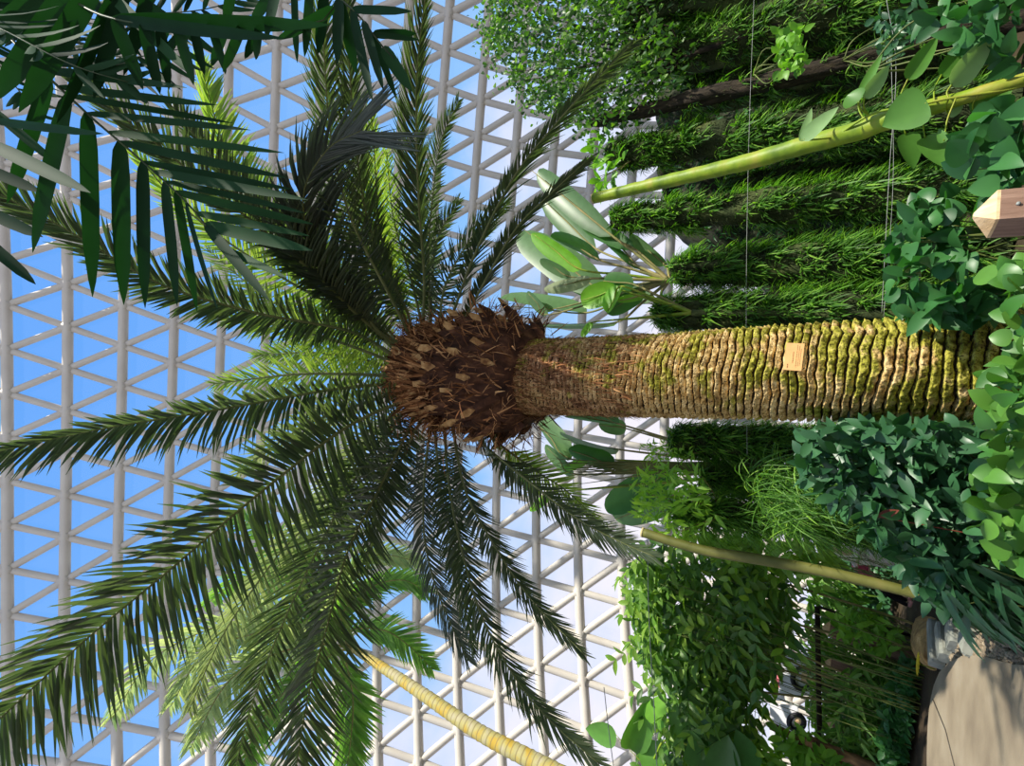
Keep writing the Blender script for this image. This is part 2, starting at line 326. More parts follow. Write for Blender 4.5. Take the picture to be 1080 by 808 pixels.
# sunlit earth bank behind the kerb
mb = MB(); q = [PG(u, v, 0) for u, v in ((969, 648), (984, 655), (984, 700), (975, 704), (968, 690))]; ctr = np.mean(q, 0)+np.array([0, 0, .16])
sp = spline(q+[q[0]], 41)[:-1]; V = []
for k, h in ((1, -.05), (.8, .06), (.5, .13), (.2, .16)):
    for s_ in sp:
        x = ctr+(s_-ctr)*k; V.append([x[0], x[1], h+.04*mnoise.noise(Vector((x[0]*9, x[1]*9, 0)))])
mb.add(V, [[i*40+j, i*40+(j+1) % 40, (i+1)*40+(j+1) % 40, (i+1)*40+j] for i in range(3) for j in range(40)]+[[120+j for j in range(40)]])
tag(mb.build('earth_mound', surf_mat('bare_earth', [(.3, (.22, .13, .05)), (.6, (.45, .28, .1)), (.8, (.6, .42, .2))], 7, .9, .8)), 'low mound of bare sandy earth beyond the pale kerb stones', 'soil')
ks = [((988, 657), (990, 703), .10, 'long pale kerb stone nearest the sandy earth mound'), ((997, 662), (1001, 696), .12, 'middle pale kerb stone between two others at the path corner'),
      ((1010, 660), (1012, 684), .17, 'broad rounded kerb stone under the shrub leaves'), ((1024, 672), (1030, 686), .12, 'short kerb stone beside the pebble strip')]
for a, b, wd, lb in ks:
    A, B = PG(*a, 0), PG(*b, 0); d = B-A; s_ = unit(np.cross(d, [0, 0, 1]))*wd; mb = MB()
    cs = [A+d*k for k in (0, .08, .5, .92, 1)]; V = []
    for k, x in enumerate(cs):
        q = .7 if k in (0, 4) else 1
        V += [x-s_*q+[0, 0, -.06], x-s_*q+[0, 0, .08], x-s_*q*.8+[0, 0, .11], x+s_*q*.8+[0, 0, .11], x+s_*q+[0, 0, .08], x+s_*q+[0, 0, -.06]]
    mb.add(V, [[i*6+j, i*6+(j+1) % 6, i*6+6+(j+1) % 6, i*6+6+j] for i in range(4) for j in range(6)]+[[5, 4, 3, 2, 1, 0], [24+j for j in range(6)]])
    tag(mb.build('kerb_stone', M_stone, smooth=False), lb, 'stone', 'pale kerb stones at the path corner')
# ------------------------------------------------------------------ main date palm
palm = empty('date_palm', 'large date palm with thick ringed mossy trunk and wide feathery crown', 'palm tree')
YT = 6.65
edge = [(1085, 326, 447), (1050, 327.5, 445), (950, 336, 444), (850, 342, 443.5), (760, 348, 441), (700, 352.5, 440), (640, 355.5, 438.5), (590, 358, 437), (560, 358, 438)]
zz, cx_, cy_, rr = [], [], [], []
for u, a, b in edge:
    q = PY(u, (a+b)/2, YT); t = depth(q); zz.append(q[2]); cx_.append(q[0]); rr.append((b-a)/2*t/FP*.965)
zz[0] = min(zz[0], -.05); order = np.argsort(zz); zz = np.array(zz)[order]; cx_ = np.array(cx_)[order]; rr = np.array(rr)[order]
print('trunk z', zz.round(2), 'r', rr.round(2), 'x', cx_.round(2))
ZT = zz[-1]; nr, ns_ = 860, 260
V = np.zeros((nr, ns_, 3)); GR = np.zeros((nr, ns_)); zs = np.linspace(-.08, ZT+.2, nr)
for i, z in enumerate(zs):
    R0 = np.interp(z, zz, rr); X0 = np.interp(z, zz, cx_)
    for j in range(ns_):
        a = 2*math.pi*j/ns_; ca, sa = math.cos(a), math.sin(a)
        ph = 9.2*z+.55*z*z+.5*mnoise.noise(Vector((ca*1.5, sa*1.5, z*1.2)))+.22*mnoise.noise(Vector((ca*5, sa*5, z*3)))
        k = math.floor(ph); fr = ph-k
        ragged = mnoise.noise(Vector((ca*6, sa*6, k*1.7+fr*.5)))
        gw = .36+.2*ragged+.1*mnoise.noise(Vector((ca*19, sa*19, k*2.3)))                                    # groove width varies round the trunk
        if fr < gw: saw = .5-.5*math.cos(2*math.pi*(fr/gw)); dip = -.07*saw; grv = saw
        else: dip = .03*((fr-gw)/(1-gw))**.8; grv = 0
        fine = mnoise.noise(Vector((ca*24, sa*24, z*24)))+.6*mnoise.noise(Vector((ca*52, sa*52, z*50)))
        r = R0+.01+dip+.02*ragged+.014*fine
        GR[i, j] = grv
        V[i, j] = (X0+r*ca, YT+r*sa, z)
i = np.arange(nr-1)[:, None]*ns_; j = np.arange(ns_)[None]; k = (j+1) % ns_
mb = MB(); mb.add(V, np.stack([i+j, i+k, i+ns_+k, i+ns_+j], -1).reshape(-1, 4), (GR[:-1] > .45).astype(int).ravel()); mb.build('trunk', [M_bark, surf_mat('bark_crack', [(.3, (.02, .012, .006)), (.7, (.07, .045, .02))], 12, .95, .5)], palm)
# crown collar
def PT(u, v): return PY(u, v, YT)
z0, z1 = ZT-.1, PT(432, 400)[2]; xc0, xc1 = cx_[-1], PT(450, 396)[0]
def collar_r(f):
    return float(np.interp(f, [0, .06, .2, .45, .7, .88, 1], [.66, .88, .98, .94, .82, .6, .3]))
mb = MB(); V = []
for i in range(30):
    f = i/29
    for j in range(40):
        a = 2*math.pi*j/40; r = collar_r(f)+.05*mnoise.noise(Vector((math.cos(a)*4, math.sin(a)*4, f*9)))
        V.append((xc0+(xc1-xc0)*f+r*math.cos(a), YT+r*math.sin(a), z0+(z1-z0)*f))
mb.add(V, [[i*40+j, i*40+(j+1) % 40, (i+1)*40+(j+1) % 40, (i+1)*40+j] for i in range(29) for j in range(40)]+[[29*40+j for j in range(40)]])
collar = mb.build('crown_collar', M_boot, palm)
for k in range(100):
    f = (k+.5)/100*.86; a = k*2.39996; er = np.array([math.cos(a), math.sin(a), 0]); et = np.array([-math.sin(a), math.cos(a), 0])
    r = collar_r(f)-.06; b0 = np.array([xc0+(xc1-xc0)*f, YT, z0+(z1-z0)*f])+er*r
    out_ = .25+.35*rnd(0, 1); d = unit(er*(1.15-.7*f)+np.array([0, 0, .55+.8*f])+et*rnd(-.25, .25)); Ln = rnd(.28, .46)*(1.1 if f < .2 else 1)
    up = unit(np.cross(et, d))
    if up[2] < 0: up = -up
    W0, T0 = rnd(.16, .23), rnd(.07, .11); mb = MB(); V = []
    for s_, wv_, tv in ((0, 1.1, 1.1), (.35, 1., 1.), (.75, .8, .8), (1., .62, .6)):
        c = b0+d*Ln*s_+up*.05*s_*s_
        sl_ = (d*.12 if s_ == 1 else 0)
        V += [c-et*W0*wv_*.5-up*T0*.1, c-up*T0*tv-sl_, c+et*W0*wv_*.5-up*T0*.1, c+et*W0*wv_*.3+up*T0*tv*.5+sl_, c-et*W0*wv_*.3+up*T0*tv*.5+sl_]
    fs = [[i*5+j, i*5+(j+1) % 5, (i+1)*5+(j+1) % 5, (i+1)*5+j] for i in range(3) for j in range(5)]+[[15, 16, 17, 18, 19]]
    V = np.array(V)+RS.normal(size=(20, 3))*.008
    mb.add(V, fs, [0]*15+[1]); mb.build('leaf_base', [M_boot, M_boot_c], collar, smooth=False)
mb = MB(); n = 2600
z = ZT-rnd(0, 1, n)**1.6*1.9; a = rnd(0, 2*math.pi, n); er = np.stack([np.cos(a), np.sin(a), 0*a], 1); rad = np.interp(z, zz, rr)+.03
pos = np.stack([np.interp(z, zz, cx_), np.full(n, YT), z], 1)+er*rad[:, None]
strips(mb, pos, unit(er*.25+np.array([0, 0, -1.])+rdir(n)*.35), er, rnd(.06, .2, n), rnd(.006, .022, n), rnd(-.1, .2, n), NEEDLE, .1, .2)
mb.build('trunk_fibre', M_fibre, palm)['kind'] = 'stuff'
# stiff torn sheath strips
mb = MB(); n = 1300; f = rnd(.5, 1.0, n); a = rnd(0, 2*math.pi, n); er = np.stack([np.cos(a), np.sin(a), 0*a], 1); rad = np.array([collar_r(x) for x in f])+rnd(-.02, .1, n)
pos = np.stack([xc0+(xc1-xc0)*f, np.full(n, YT), z0+(z1-z0)*f], 1)+er*rad[:, None]
strips(mb, pos, unit(er*rnd(.35, .9, n)[:, None]+np.array([0, 0, .9])+rdir(n)*.3), er, rnd(.18, .42, n), rnd(.025, .07, n), rnd(-.3, .3, n), NEEDLE, .2, 0)
mb.build('torn_sheath', M_fibre, collar)['kind'] = 'stuff'
# loose fibre over the collar
mb = MB(); n = 2600
f = rnd(0, 1.04, n); a = rnd(0, 2*math.pi, n); er = np.stack([np.cos(a), np.sin(a), 0*a], 1); rad = np.array([collar_r(x) for x in f])+rnd(-.02, .3, n)*np.where(f > .9, .6, 1)
pos = np.stack([xc0+(xc1-xc0)*f, np.full(n, YT), z0+(z1-z0)*f], 1)+er*rad[:, None]
d = unit(er*rnd(.1, .9, n)[:, None]+np.array([0, 0, 1.])*rnd(-1.1, 1.1, n)[:, None]+rdir(n)*.55)
strips(mb, pos, d, er, rnd(.1, .42, n), rnd(.006, .034, n), rnd(-.3, .5, n), NEEDLE, .1, rnd(0, .5, n))
fo = mb.build('fibre', M_fibre, collar); fo['kind'] = 'stuff'
# brown dry flower-sheath tufts above collar
for (u, v, t, nn) in ((430, 352, 8.9, 260), (424, 410, 8.6, 260), (425, 447, 8.8, 220), (452, 345, 8.9, 200), (462, 455, 8.5, 200)):
    mb = MB(); c = P(u, v, t); pos = c+RS.normal(size=(nn, 3))*np.array([.13, .13, .18]); d = unit(rdir(nn)+np.array([0, 0, .5]))
    strips(mb, pos, d, rdir(nn), rnd(.12, .4, nn), rnd(.005, .02, nn), rnd(-.4, .4, nn), NEEDLE, .1, .2); o = mb.build('dry_tuft', M_fibre, palm); o['kind'] = 'stuff'
def frond(parent, pts, Lm, W, npair, mat, rmat=None, r0=.035, elev=25., droop=.25, up=(0, 0, 1.), prof=NEEDLE, start=.1, tipf=.35, a0=75, a1=25, jit=.08, name='frond', bend=.1, sides=(1, -1), asym=(1, 1), fold=.25):
    c = spline(pts, 70); T, S, N_ = frames(c, up); mb = MB()
    rad = np.interp(np.linspace(0, 1, 70), [0, .08, 1], [r0*1.6, r0, r0*.2]); tube(mb, c, rad, 6, flat=.7)
    fr = mb.build(name, rmat or M_date_r, parent); lm = MB()
    for si, sgn in enumerate(sides):
        s = np.linspace(start, .995, npair)+RS.normal(size=npair)*.25/npair
        s = np.clip(s, start, 1); x = s*69
        I = lambda A: np.stack([np.interp(x, np.arange(70), A[:, k]) for k in range(3)], 1)
        q = (s-start)/(1-start)
        al = np.radians(np.interp(q, [0, .3, 1], [a0, a0-15, a1])+RS.normal(size=npair)*60*jit); be = np.radians(elev+RS.normal(size=npair)*90*jit)
        t_, s_, n_ = unit(I(T)), unit(I(S))*sgn, unit(I(N_))
        d = t_*np.cos(al)[:, None]+s_*(np.sin(al)*np.cos(be))[:, None]+n_*(np.sin(al)*np.sin(be))[:, None]
        nrm = np.cross(s_*sgn, t_)*1.0; nrm = unit(n_-d*np.sum(n_*d, 1)[:, None])
        ln = Lm*np.interp(q, [0, .15, .4, .8, 1], [.45, .85, 1, .75, tipf])*rnd(.88, 1.08, npair)*asym[si]
        strips(lm, I(c), d, nrm, ln, W*np.interp(q, [0, .2, 1], [.6, 1, .7]), bend, prof, fold, droop*rnd(.7, 1.3, npair))
    lm.build('leaflets', mat, fr); return fr
CR = P(448, 398, 9.05)
def cb(du, dv, dt=0.): return P(448+du, 398+dv, 9.0+dt)
def FR(b, mids, **k):
    pts = [cb(*b)]+[P(*m) for m in mids]; return frond(palm, pts, **k)
D = dict(Lm=.55, W=.032, npair=100, mat=M_date)
def K(**k):
    d = dict(D); d.update(k); d['Lm'] *= 1.15; d['W'] *= 1.3; d['npair'] = int(d['npair']*1.25); return d
# lower / left fronds
FR((-8, 4), [(350, 411, 8.3), (230, 432, 7.4), (110, 452, 6.5), (0, 476, 5.7), (-70, 495, 5.2)], **K(Lm=.72, W=.04, npair=115, elev=-38, droop=.35, a0=72, asym=(1.05, .75)))
FR((-4, 18), [(370, 448, 8.2), (280, 515, 7.2), (180, 600, 6.3), (90, 675, 5.6), (0, 758, 5.0), (-60, 815, 4.7)], **K(Lm=1.12, W=.048, npair=130, elev=-12, droop=.22, a0=80, a1=50, start=.07))
FR((-5, 30), [(400, 515, 8.5), (368, 578, 7.8), (345, 660, 7.0), (325, 735, 6.4), (312, 812, 5.9), (305, 870, 5.6)], **K(Lm=1.0, W=.044, npair=130, elev=-5, droop=.12, a0=82, a1=48, start=.06))
FR((-12, 25), [(390, 480, 8.7), (340, 570, 8.1), (295, 665, 7.6), (265, 745, 7.2), (247, 815, 6.9)], **K(Lm=.82, W=.04, npair=115, elev=5, droop=.1, a0=78, a1=40))
FR((-16, 22), [(385, 470, 8.9), (335, 540, 8.6), (290, 590, 8.3), (235, 670, 8.0), (198, 752, 7.8)], **K(Lm=.62, W=.036, npair=100, mat=M_date_l, elev=-5, droop=.2, a0=70, a1=30, start=.25))
FR((8, 40), [(448, 500, 8.9), (447, 560, 8.6), (457, 610, 8.3), (474, 655, 8.0), (494, 697, 7.8)], **K(Lm=.6, W=.03, npair=90, elev=10, droop=.15, mat=M_date_g))
FR((20, 45), [(474, 515, 8.6), (488, 585, 8.1), (508, 650, 7.6), (540, 710, 7.1), (578, 758, 6.7), (632, 806, 6.3)], **K(Lm=.62, W=.036, npair=120, elev=12, droop=.1))
FR((10, 48), [(465, 520, 9.0), (480, 590, 8.7), (492, 650, 8.4), (500, 690, 8.2)], **K(Lm=.5, W=.03, npair=80, elev=12, droop=.15))
FR((28, 45), [(490, 515, 8.4), (518, 570, 7.9), (558, 630, 7.4), (616, 690, 6.9)], **K(Lm=.52, W=.034, npair=105, elev=10, droop=.1))
FR((45, 55), [(520, 478, 8.0), (560, 510, 7.7), (610, 548, 7.4), (655, 572, 7.2), (692, 588, 7.0)], **K(Lm=.47, W=.03, npair=110, elev=12, droop=.12))
FR((60, 55), [(535, 475, 8.4), (570, 500, 8.3), (600, 520, 8.2), (640, 560, 8.0)], **K(Lm=.42, W=.028, npair=70, elev=12, droop=.12, mat=M_date_y))
# upper right fronds (towards image top)
FR((22, -45), [(500, 270, 8.6), (540, 190, 8.0), (585, 132, 7.6), (625, 88, 7.3), (668, 45, 7.1)], **K(Lm=.78, W=.034, npair=120, elev=30, droop=.05, asym=(.4, 1), a0=60))
FR((32, -42), [(515, 290, 8.4), (545, 240, 8.1), (580, 205, 7.8), (618, 170, 7.6)], **K(Lm=.72, W=.032, npair=105, elev=30, droop=.05, asym=(.4, 1), a0=60))
FR((-2, -48), [(447, 290, 8.9), (442, 220, 8.4), (439, 140, 7.9), (440, 70, 7.5), (450, -15, 7.1)], **K(Lm=.72, W=.034, npair=125, elev=30, droop=.1, a0=60))
FR((6, -46), [(452, 270, 9.3), (456, 210, 9.3), (465, 150, 9.4), (484, 106, 9.5)], **K(Lm=.52, W=.034, npair=80, elev=25, droop=.1))
FR((6, -40), [(456, 290, 9.5), (462, 250, 9.6), (484, 212, 9.7)], **K(Lm=.5, W=.034, npair=60, elev=25, droop=.1))
FR((-12, -42), [(428, 325, 8.8), (404, 280, 8.4), (385, 220, 7.9), (374, 140, 7.4), (368, 60, 7.0), (366, -20, 6.7)], **K(Lm=.62, W=.034, npair=120, elev=25, droop=.2, a0=65))
FR((-14, -38), [(415, 300, 8.7), (400, 240, 8.4), (396, 180, 8.1), (392, 120, 7.9)], **K(Lm=.5, W=.03, npair=90, elev=20, droop=.1, mat=M_date_y))
FR((-12, -38), [(410, 310, 8.3), (370, 230, 7.6), (350, 150, 7.1), (342, 60, 6.7), (340, -20, 6.4)], **K(Lm=.58, W=.034, npair=110, elev=20, droop=.2))
# the grey drooping frond
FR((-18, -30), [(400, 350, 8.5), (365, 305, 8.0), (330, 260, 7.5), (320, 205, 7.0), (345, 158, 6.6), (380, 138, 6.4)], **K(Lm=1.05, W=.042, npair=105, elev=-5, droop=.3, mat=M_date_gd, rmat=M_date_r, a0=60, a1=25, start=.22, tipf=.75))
# upper left fronds
FR((-25, -18), [(370, 350, 8.5), (270, 330, 7.5), (170, 300, 6.6), (80, 248, 5.9), (0, 205, 5.4), (-50, 180, 5.1)], **K(Lm=.62, W=.038, npair=120, elev=-20, droop=.3, a0=65))
FR((-25, -24), [(375, 335, 8.7), (310, 300, 8.1), (240, 255, 7.5), (190, 215, 7.1), (140, 160, 6.7)], **K(Lm=.5, W=.032, npair=100, elev=0, droop=.15, mat=M_date_y))
FR((-22, -28), [(375, 320, 8.9), (320, 260, 8.6), (265, 210, 8.3), (235, 150, 8.1), (212, 70, 7.9)], **K(Lm=.62, W=.04, npair=90, elev=-15, droop=.25, mat=M_date_y, start=.3))
FR((-22, -24), [(380, 335, 8.2), (310, 270, 7.2), (230, 205, 6.4), (150, 140, 5.7), (80, 85, 5.3)], **K(Lm=.6, W=.036, npair=110, elev=-10, droop=.3))
FR((-22, -26), [(385, 330, 8.4), (330, 285, 7.6), (280, 225, 7.0), (235, 180, 6.6), (180, 110, 6.2)], **K(Lm=.55, W=.036, npair=100, elev=-10, droop=.3))
# young central fronds and pale arching ones
for b, m, mt in (((-20, -10), [(370, 365, 8.6), (300, 345, 8.1), (235, 335, 7.7)], M_date_y), ((-22, 0), [(380, 395, 8.7), (310, 395, 8.3), (225, 405, 8.0)], M_date_y),
                 ((-18, -25), [(395, 330, 8.9), (355, 280, 8.7), (300, 240, 8.6)], M_date_y), ((-10, -35), [(418, 310, 9.1), (400, 240, 9.0), (385, 180, 9.0)], M_date_y),
                 ((-18, 12), [(385, 425, 8.8), (320, 450, 8.5), (250, 500, 8.3)], M_date_l), ((-14, 20), [(400, 450, 9.0), (355, 500, 9.0), (310, 570, 9.1)], M_date_l),
                 ((-25, -5), [(385, 380, 8.9), (330, 372, 8.7), (270, 375, 8.6)], M_date_y), ((15, -40), [(470, 300, 9.3), (505, 240, 9.5), (535, 215, 9.6)], M_date),
                 ((0, -40), [(435, 300, 9.0), (415, 230, 8.8), (408, 160, 8.7)], M_date_y), ((-28, -15), [(360, 345, 8.9), (290, 320, 8.7), (215, 260, 8.6)], M_date_y),
                 ((0, 38), [(430, 470, 8.9), (400, 540, 8.8), (385, 600, 8.8)], M_date)):
    FR(b, m, **K(Lm=.5, W=.028, npair=75, elev=18, droop=.15, mat=mt, jit=.16))
# plaque fixed on the trunk
pa, pb, pc_ = [PY(u, v, YT-.60) for u, v in ((828, 362), (847, 362), (847, 391))]
pl = empty('name_plaque', 'small copper coloured name plaque fixed on the ringed palm trunk', 'sign')
h_ = (pb-pa)/2; wv_ = (pc_-pb)/2; wv_[1] = 0; h_ = np.array([0, 0, -1.])*np.linalg.norm(h_); wv_ = np.array([-1., 0, 0])*np.linalg.norm(wv_)
pcn = (pa+pc_)/2; mb = MB(); box(mb, pcn, wv_, h_, [0, .006, 0]); mb.build('plate', M_plaque, pl, smooth=False)
# text lines: small raised glyph strokes (illegible lines in the photograph)
for (fy, w0, w1, th) in ((.0-.1, -.35, .45, .035), (.28, -.85, .75, .018), (.5, -.8, .7, .014), (.7, -.6, .6, .014), (-.62, .55, .85, .05)):
    mb = MB(); x = w0
    while x < w1:
        g = rnd(.05, .11); ln = min(g, w1-x)
        box(mb, pcn+wv_*(x+ln/2)+h_*fy+np.array([0, -.0075, 0]), wv_*ln*.5, h_*th, [0, .002, 0])
        x += g+.04
    mb.build('lettering', M_ink, pl, smooth=False)
# ------------------------------------------------------------------ near broad-leaf palm (top left)
near = empty('broad_leaf_palm', 'near dark palm with broad strap leaflets hanging over the upper left corner', 'palm tree')
nc = P(-190, -150, 4.0); base = np.array([nc[0]+.3, nc[1]-.2, 0]); mb = MB()
ctr = spline([base, base+[0, 0, 3], nc*[1, 1, 1]], 60); tube(mb, ctr, np.interp(np.linspace(0, 1, 60), [0, .1, 1], [.16, .12, .09]), 14); mb.build('trunk', M_slim, near)
KN = dict(W=.055, prof=STRAP, mat=M_kentia, rmat=M_rach_d, r0=.018, fold=.1, start=.15, jit=.1)
def NF(pts, **k):
    d = dict(KN); d.update(k); frond(near, [nc]+[P(*p) for p in pts], **d)
LONG = (np.array([0, .06, .2, .5, .75, .92, 1.]), np.array([.35, .8, 1, 1, .85, .4, .03]))
def NX(rach, leaves, t=3.0):
    c = spline([nc]+[P(u, v, t_) for u, v, t_ in rach], 60); mb = MB(); tube(mb, c, np.linspace(.02, .006, 60), 6, flat=.7); fr = mb.build('frond', M_rach_d, near); lm = MB()
    for (s_, e_, w_) in leaves:
        e3 = P(e_[0], e_[1], t+rnd(-.25, .15)); s3 = P(s_[0], s_[1], t); k = np.argmin(np.linalg.norm(c-s3, axis=1)); s3 = s3 if np.linalg.norm(c[k]-s3) > .5 else c[k]
        L_ = np.linalg.norm(e3-s3); view = unit(CAM-(s3+e3)/2); strips(lm, [s3], [(e3-s3)/L_], [unit(view+RS.normal(size=3)*.25)], L_, w_*1.3*t/FP, rnd(-.03, .05), LONG, .12, rnd(-.02, .05))
    lm.build('leaflets', M_kentia, fr)
NX([(-60, -40, 3.4), (20, 50, 3.1), (90, 118, 3.0), (150, 170, 3.0), (200, 217, 3.0), (235, 262, 3.0)],
   [((97, 125), (95, 314), 12), ((123, 147), (128, 322), 12), ((149, 170), (151, 325), 9), ((168, 188), (190, 325), 8), ((182, 200), (208, 327), 7), ((200, 217), (226, 327), 7), ((218, 235), (286, 318), 8),
    ((90, 112), (260, 137), 6), ((112, 135), (297, 163), 7), ((130, 152), (301, 188), 7), ((146, 166), (310, 200), 6), ((160, 180), (320, 211), 7), ((175, 193), (323, 223), 6), ((190, 207), (328, 237), 7), ((205, 222), (325, 248), 6), ((220, 240), (329, 264), 10), ((232, 258), (300, 292), 6),
    ((70, 98), (33, 267), 11), ((50, 80), (8, 215), 10), ((60, 90), (230, 112), 6), ((40, 66), (190, 92), 7), ((30, 50), (160, 70), 7), ((75, 100), (245, 130), 5)])
NX([(-80, -90, 3.6), (-20, 10, 3.2), (-8, 90, 3.0), (-10, 160, 2.9), (-20, 250, 2.9)], [((-15, 150), (95, 204), 11), ((-12, 120), (108, 142), 7), ((-15, 175), (44, 203), 9), ((-18, 225), (46, 250), 10), ((-12, 100), (60, 175), 8), ((-20, 265), (38, 300), 9)], 2.9)
NX([(-60, -60, 3.5), (40, -30, 3.1), (120, -12, 2.9), (200, -18, 2.9)], [((60, -20), (-8, 110), 17), ((95, -14), (18, 120), 15), ((118, -8), (60, 130), 13), ((140, -8), (98, 105), 11), ((40, -30), (-30, 60), 16), ((20, -35), (-50, 20), 16), ((155, -10), (130, 80), 9), ((60, -20), (150, 60), 9), ((100, -10), (200, 80), 9), ((130, -10), (235, 62), 8)], 2.9)
NX([(-60, -90, 3.6), (60, -10, 3.0), (130, 22, 2.8), (240, 26, 2.8), (330, 25, 2.8), (352, 8, 2.8)], [((110, 18), (348, 26), 13), ((350, 10), (290, 45), 9), ((105, 36), (292, 44), 9), ((170, 22), (178, 95), 8), ((185, 25), (205, 88), 8), ((200, 25), (215, 80), 7), ((218, 25), (238, 78), 8), ((232, 25), (222, 72), 7), ((250, 25), (235, 75), 7), ((265, 25), (258, 62), 7), ((150, 22), (168, 100), 9), ((280, 26), (268, 66), 6), ((120, 20), (150, 96), 10)], 2.8)
NX([(-20, -120, 3.5), (200, -40, 3.0), (330, -12, 2.9), (372, 10, 2.9), (400, 45, 2.9), (416, 62, 2.9)], [((312, -5), (312, 67), 6), ((325, -8), (322, 60), 7), ((335, -4), (335, 58), 9), ((349, 0), (355, 68), 9), ((360, 4), (375, 80), 9), ((372, 12), (391, 106), 8), ((382, 25), (404, 94), 7), ((392, 37), (418, 104), 6), ((405, 47), (433, 97), 10), ((375, 12), (432, 12), 6), ((388, 30), (438, 36), 7), ((398, 42), (442, 43), 5), ((300, -18), (280, 40), 8), ((285, -22), (262, 30), 8), ((240, -30), (235, 30), 8)], 2.9)
NF([(-100, -60, 3.3), (-30, 10, 2.9), (20, 40, 2.8), (80, 70, 2.8), (140, 88, 2.9)], Lm=.5, npair=26, elev=-5, droop=.3, a0=70, a1=40, start=.25, W=.06)
NF([(-50, -100, 3.6), (40, -20, 3.4), (110, 10, 3.3), (200, 12, 3.3), (270, -5, 3.3)], Lm=.5, npair=34, elev=-20, droop=.3, a0=70, a1=40, start=.2, W=.05)
NF([(-50, -100, 3.8), (0, -20, 3.6), (60, 40, 3.5), (130, 60, 3.5), (200, 50, 3.5)], Lm=.55, npair=34, elev=10, droop=.3, a0=75, a1=45, start=.2, W=.055)
NF([(-80, -60, 3.8), (-40, 10, 3.6), (0, 70, 3.5), (40, 120, 3.5)], Lm=.5, npair=26, elev=10, droop=.3, a0=75, a1=45, start=.2, W=.05)
# ------------------------------------------------------------------ slim pale palm behind, lower left
slim = empty('slim_palm', 'slender pale palm with thin leaning yellow ringed trunk and feathery light crown', 'palm tree')
tp = [PY(373, 684, 10.0), PY(440, 728, 10.0), PY(505, 772, 10.0), PY(575, 809, 10.1), PY(700, 880, 10.2)]; last = tp[-1]
tp.append(np.array([last[0]-.6, 10.3, max(last[2]*.4, .5)])); tp.append(np.array([last[0]-.8, 10.3, -.05]))
c = spline(tp, 160); tk = depth(tp[0])
mb = MB(); rb = np.interp(np.linspace(0, 1, 160), [0, .2, 1], [.12, .16, .26])*(1+.05*np.sin(np.arange(160)*2.6)); tube(mb, c, rb, 16); mb.build('trunk', M_slim, slim)
tc0 = depth(tp[0])
def SF(pts, **k):
    d = dict(Lm=1.1, W=.115, npair=72, mat=M_fox, rmat=M_cane, r0=.04, elev=10, droop=.3, prof=NEEDLE, a0=70, a1=35); d.update(k)
    frond(slim, [tp[0]]+[P(u, v, tc0+dt) for u, v, dt in pts], **d)
SF([(330, 650, 0), (250, 655, -.6), (165, 692, -1.4), (118, 758, -2)], Lm=1.15, npair=70, a0=75, droop=.4)
SF([(330, 660, 0), (270, 668, -.5), (215, 690, -1), (180, 745, -1.4)], mat=M_fox)
SF([(340, 640, 0), (290, 610, .2), (255, 610, .4), (215, 640, .6)], mat=M_fox_g)
SF([(345, 630, .3), (300, 580, .6), (270, 555, .9), (240, 545, 1)], mat=M_fox_g)
SF([(355, 640, .2), (372, 600, .5), (400, 585, .8), (440, 592, 1)], mat=M_fox, Lm=.9)
SF([(360, 650, 0), (390, 620, .3), (425, 612, .5), (450, 625, .6)], mat=M_fox_g, Lm=.85)
SF([(370, 665, 0), (405, 665, 0), (432, 682, 0), (456, 706, 0)], mat=M_fox_g, Lm=.8, W=.08)
SF([(365, 695, -.3), (372, 735, -.8), (370, 780, -1.2), (362, 830, -1.5)], mat=M_fox_g)
SF([(350, 690, -.3), (310, 720, -.8), (270, 770, -1.2), (250, 830, -1.5)], mat=M_fox_g)
SF([(340, 680, -.3), (290, 690, -.8), (240, 720, -1.2), (200, 790, -1.6)], mat=M_fox)
# ------------------------------------------------------------------ paddle-leaf plants
def paddle_plant(label, base, Y, leaves, name='paddle_leaf_plant', group='paddle leaf plants behind the palm trunk'):
    e = empty(name, label, 'plant', group)
    b0 = PY(*base, Y); g = b0.copy(); g[2] = -.03; mb = MB(); tube(mb, spline([g, g*.4+b0*.6, b0], 30), np.linspace(.08, .06, 30), 12); mb.build('stem', M_moss, e)
    for (s, t_, wpx, mt, dy) in leaves:
        A = PY(*s, Y+dy); B = PY(*t_, Y+dy*1.3); Ls = np.linalg.norm(B-A); dd = (B-A)/Ls
        mb = MB(); mid = (b0+A)/2+np.array([0, 0, -.02]); tube(mb, spline([b0, mid, A, A+dd*Ls*.5, A+dd*Ls*.93], 40), np.linspace(.035, .008, 40), 8)
        pt = mb.build('leaf', M_cane if mt is not M_paddle_b else M_stalk, e)
        view = unit(CAM-(A+B)/2); tilt = unit(view+RS.normal(size=3)*.6); wd = wpx*.95*depth((A+B)/2)/FP
        m2 = MB(); strips(m2, [A], [dd], [tilt], Ls, wd, rnd(-.1, .12), BLADE, rnd(.12, .3)*(1 if rnd(0, 1) < .7 else -1)); m2.build('blade', mt, pt)
    return e
G, DK, BR = M_paddle, M_paddle_d, M_paddle_b
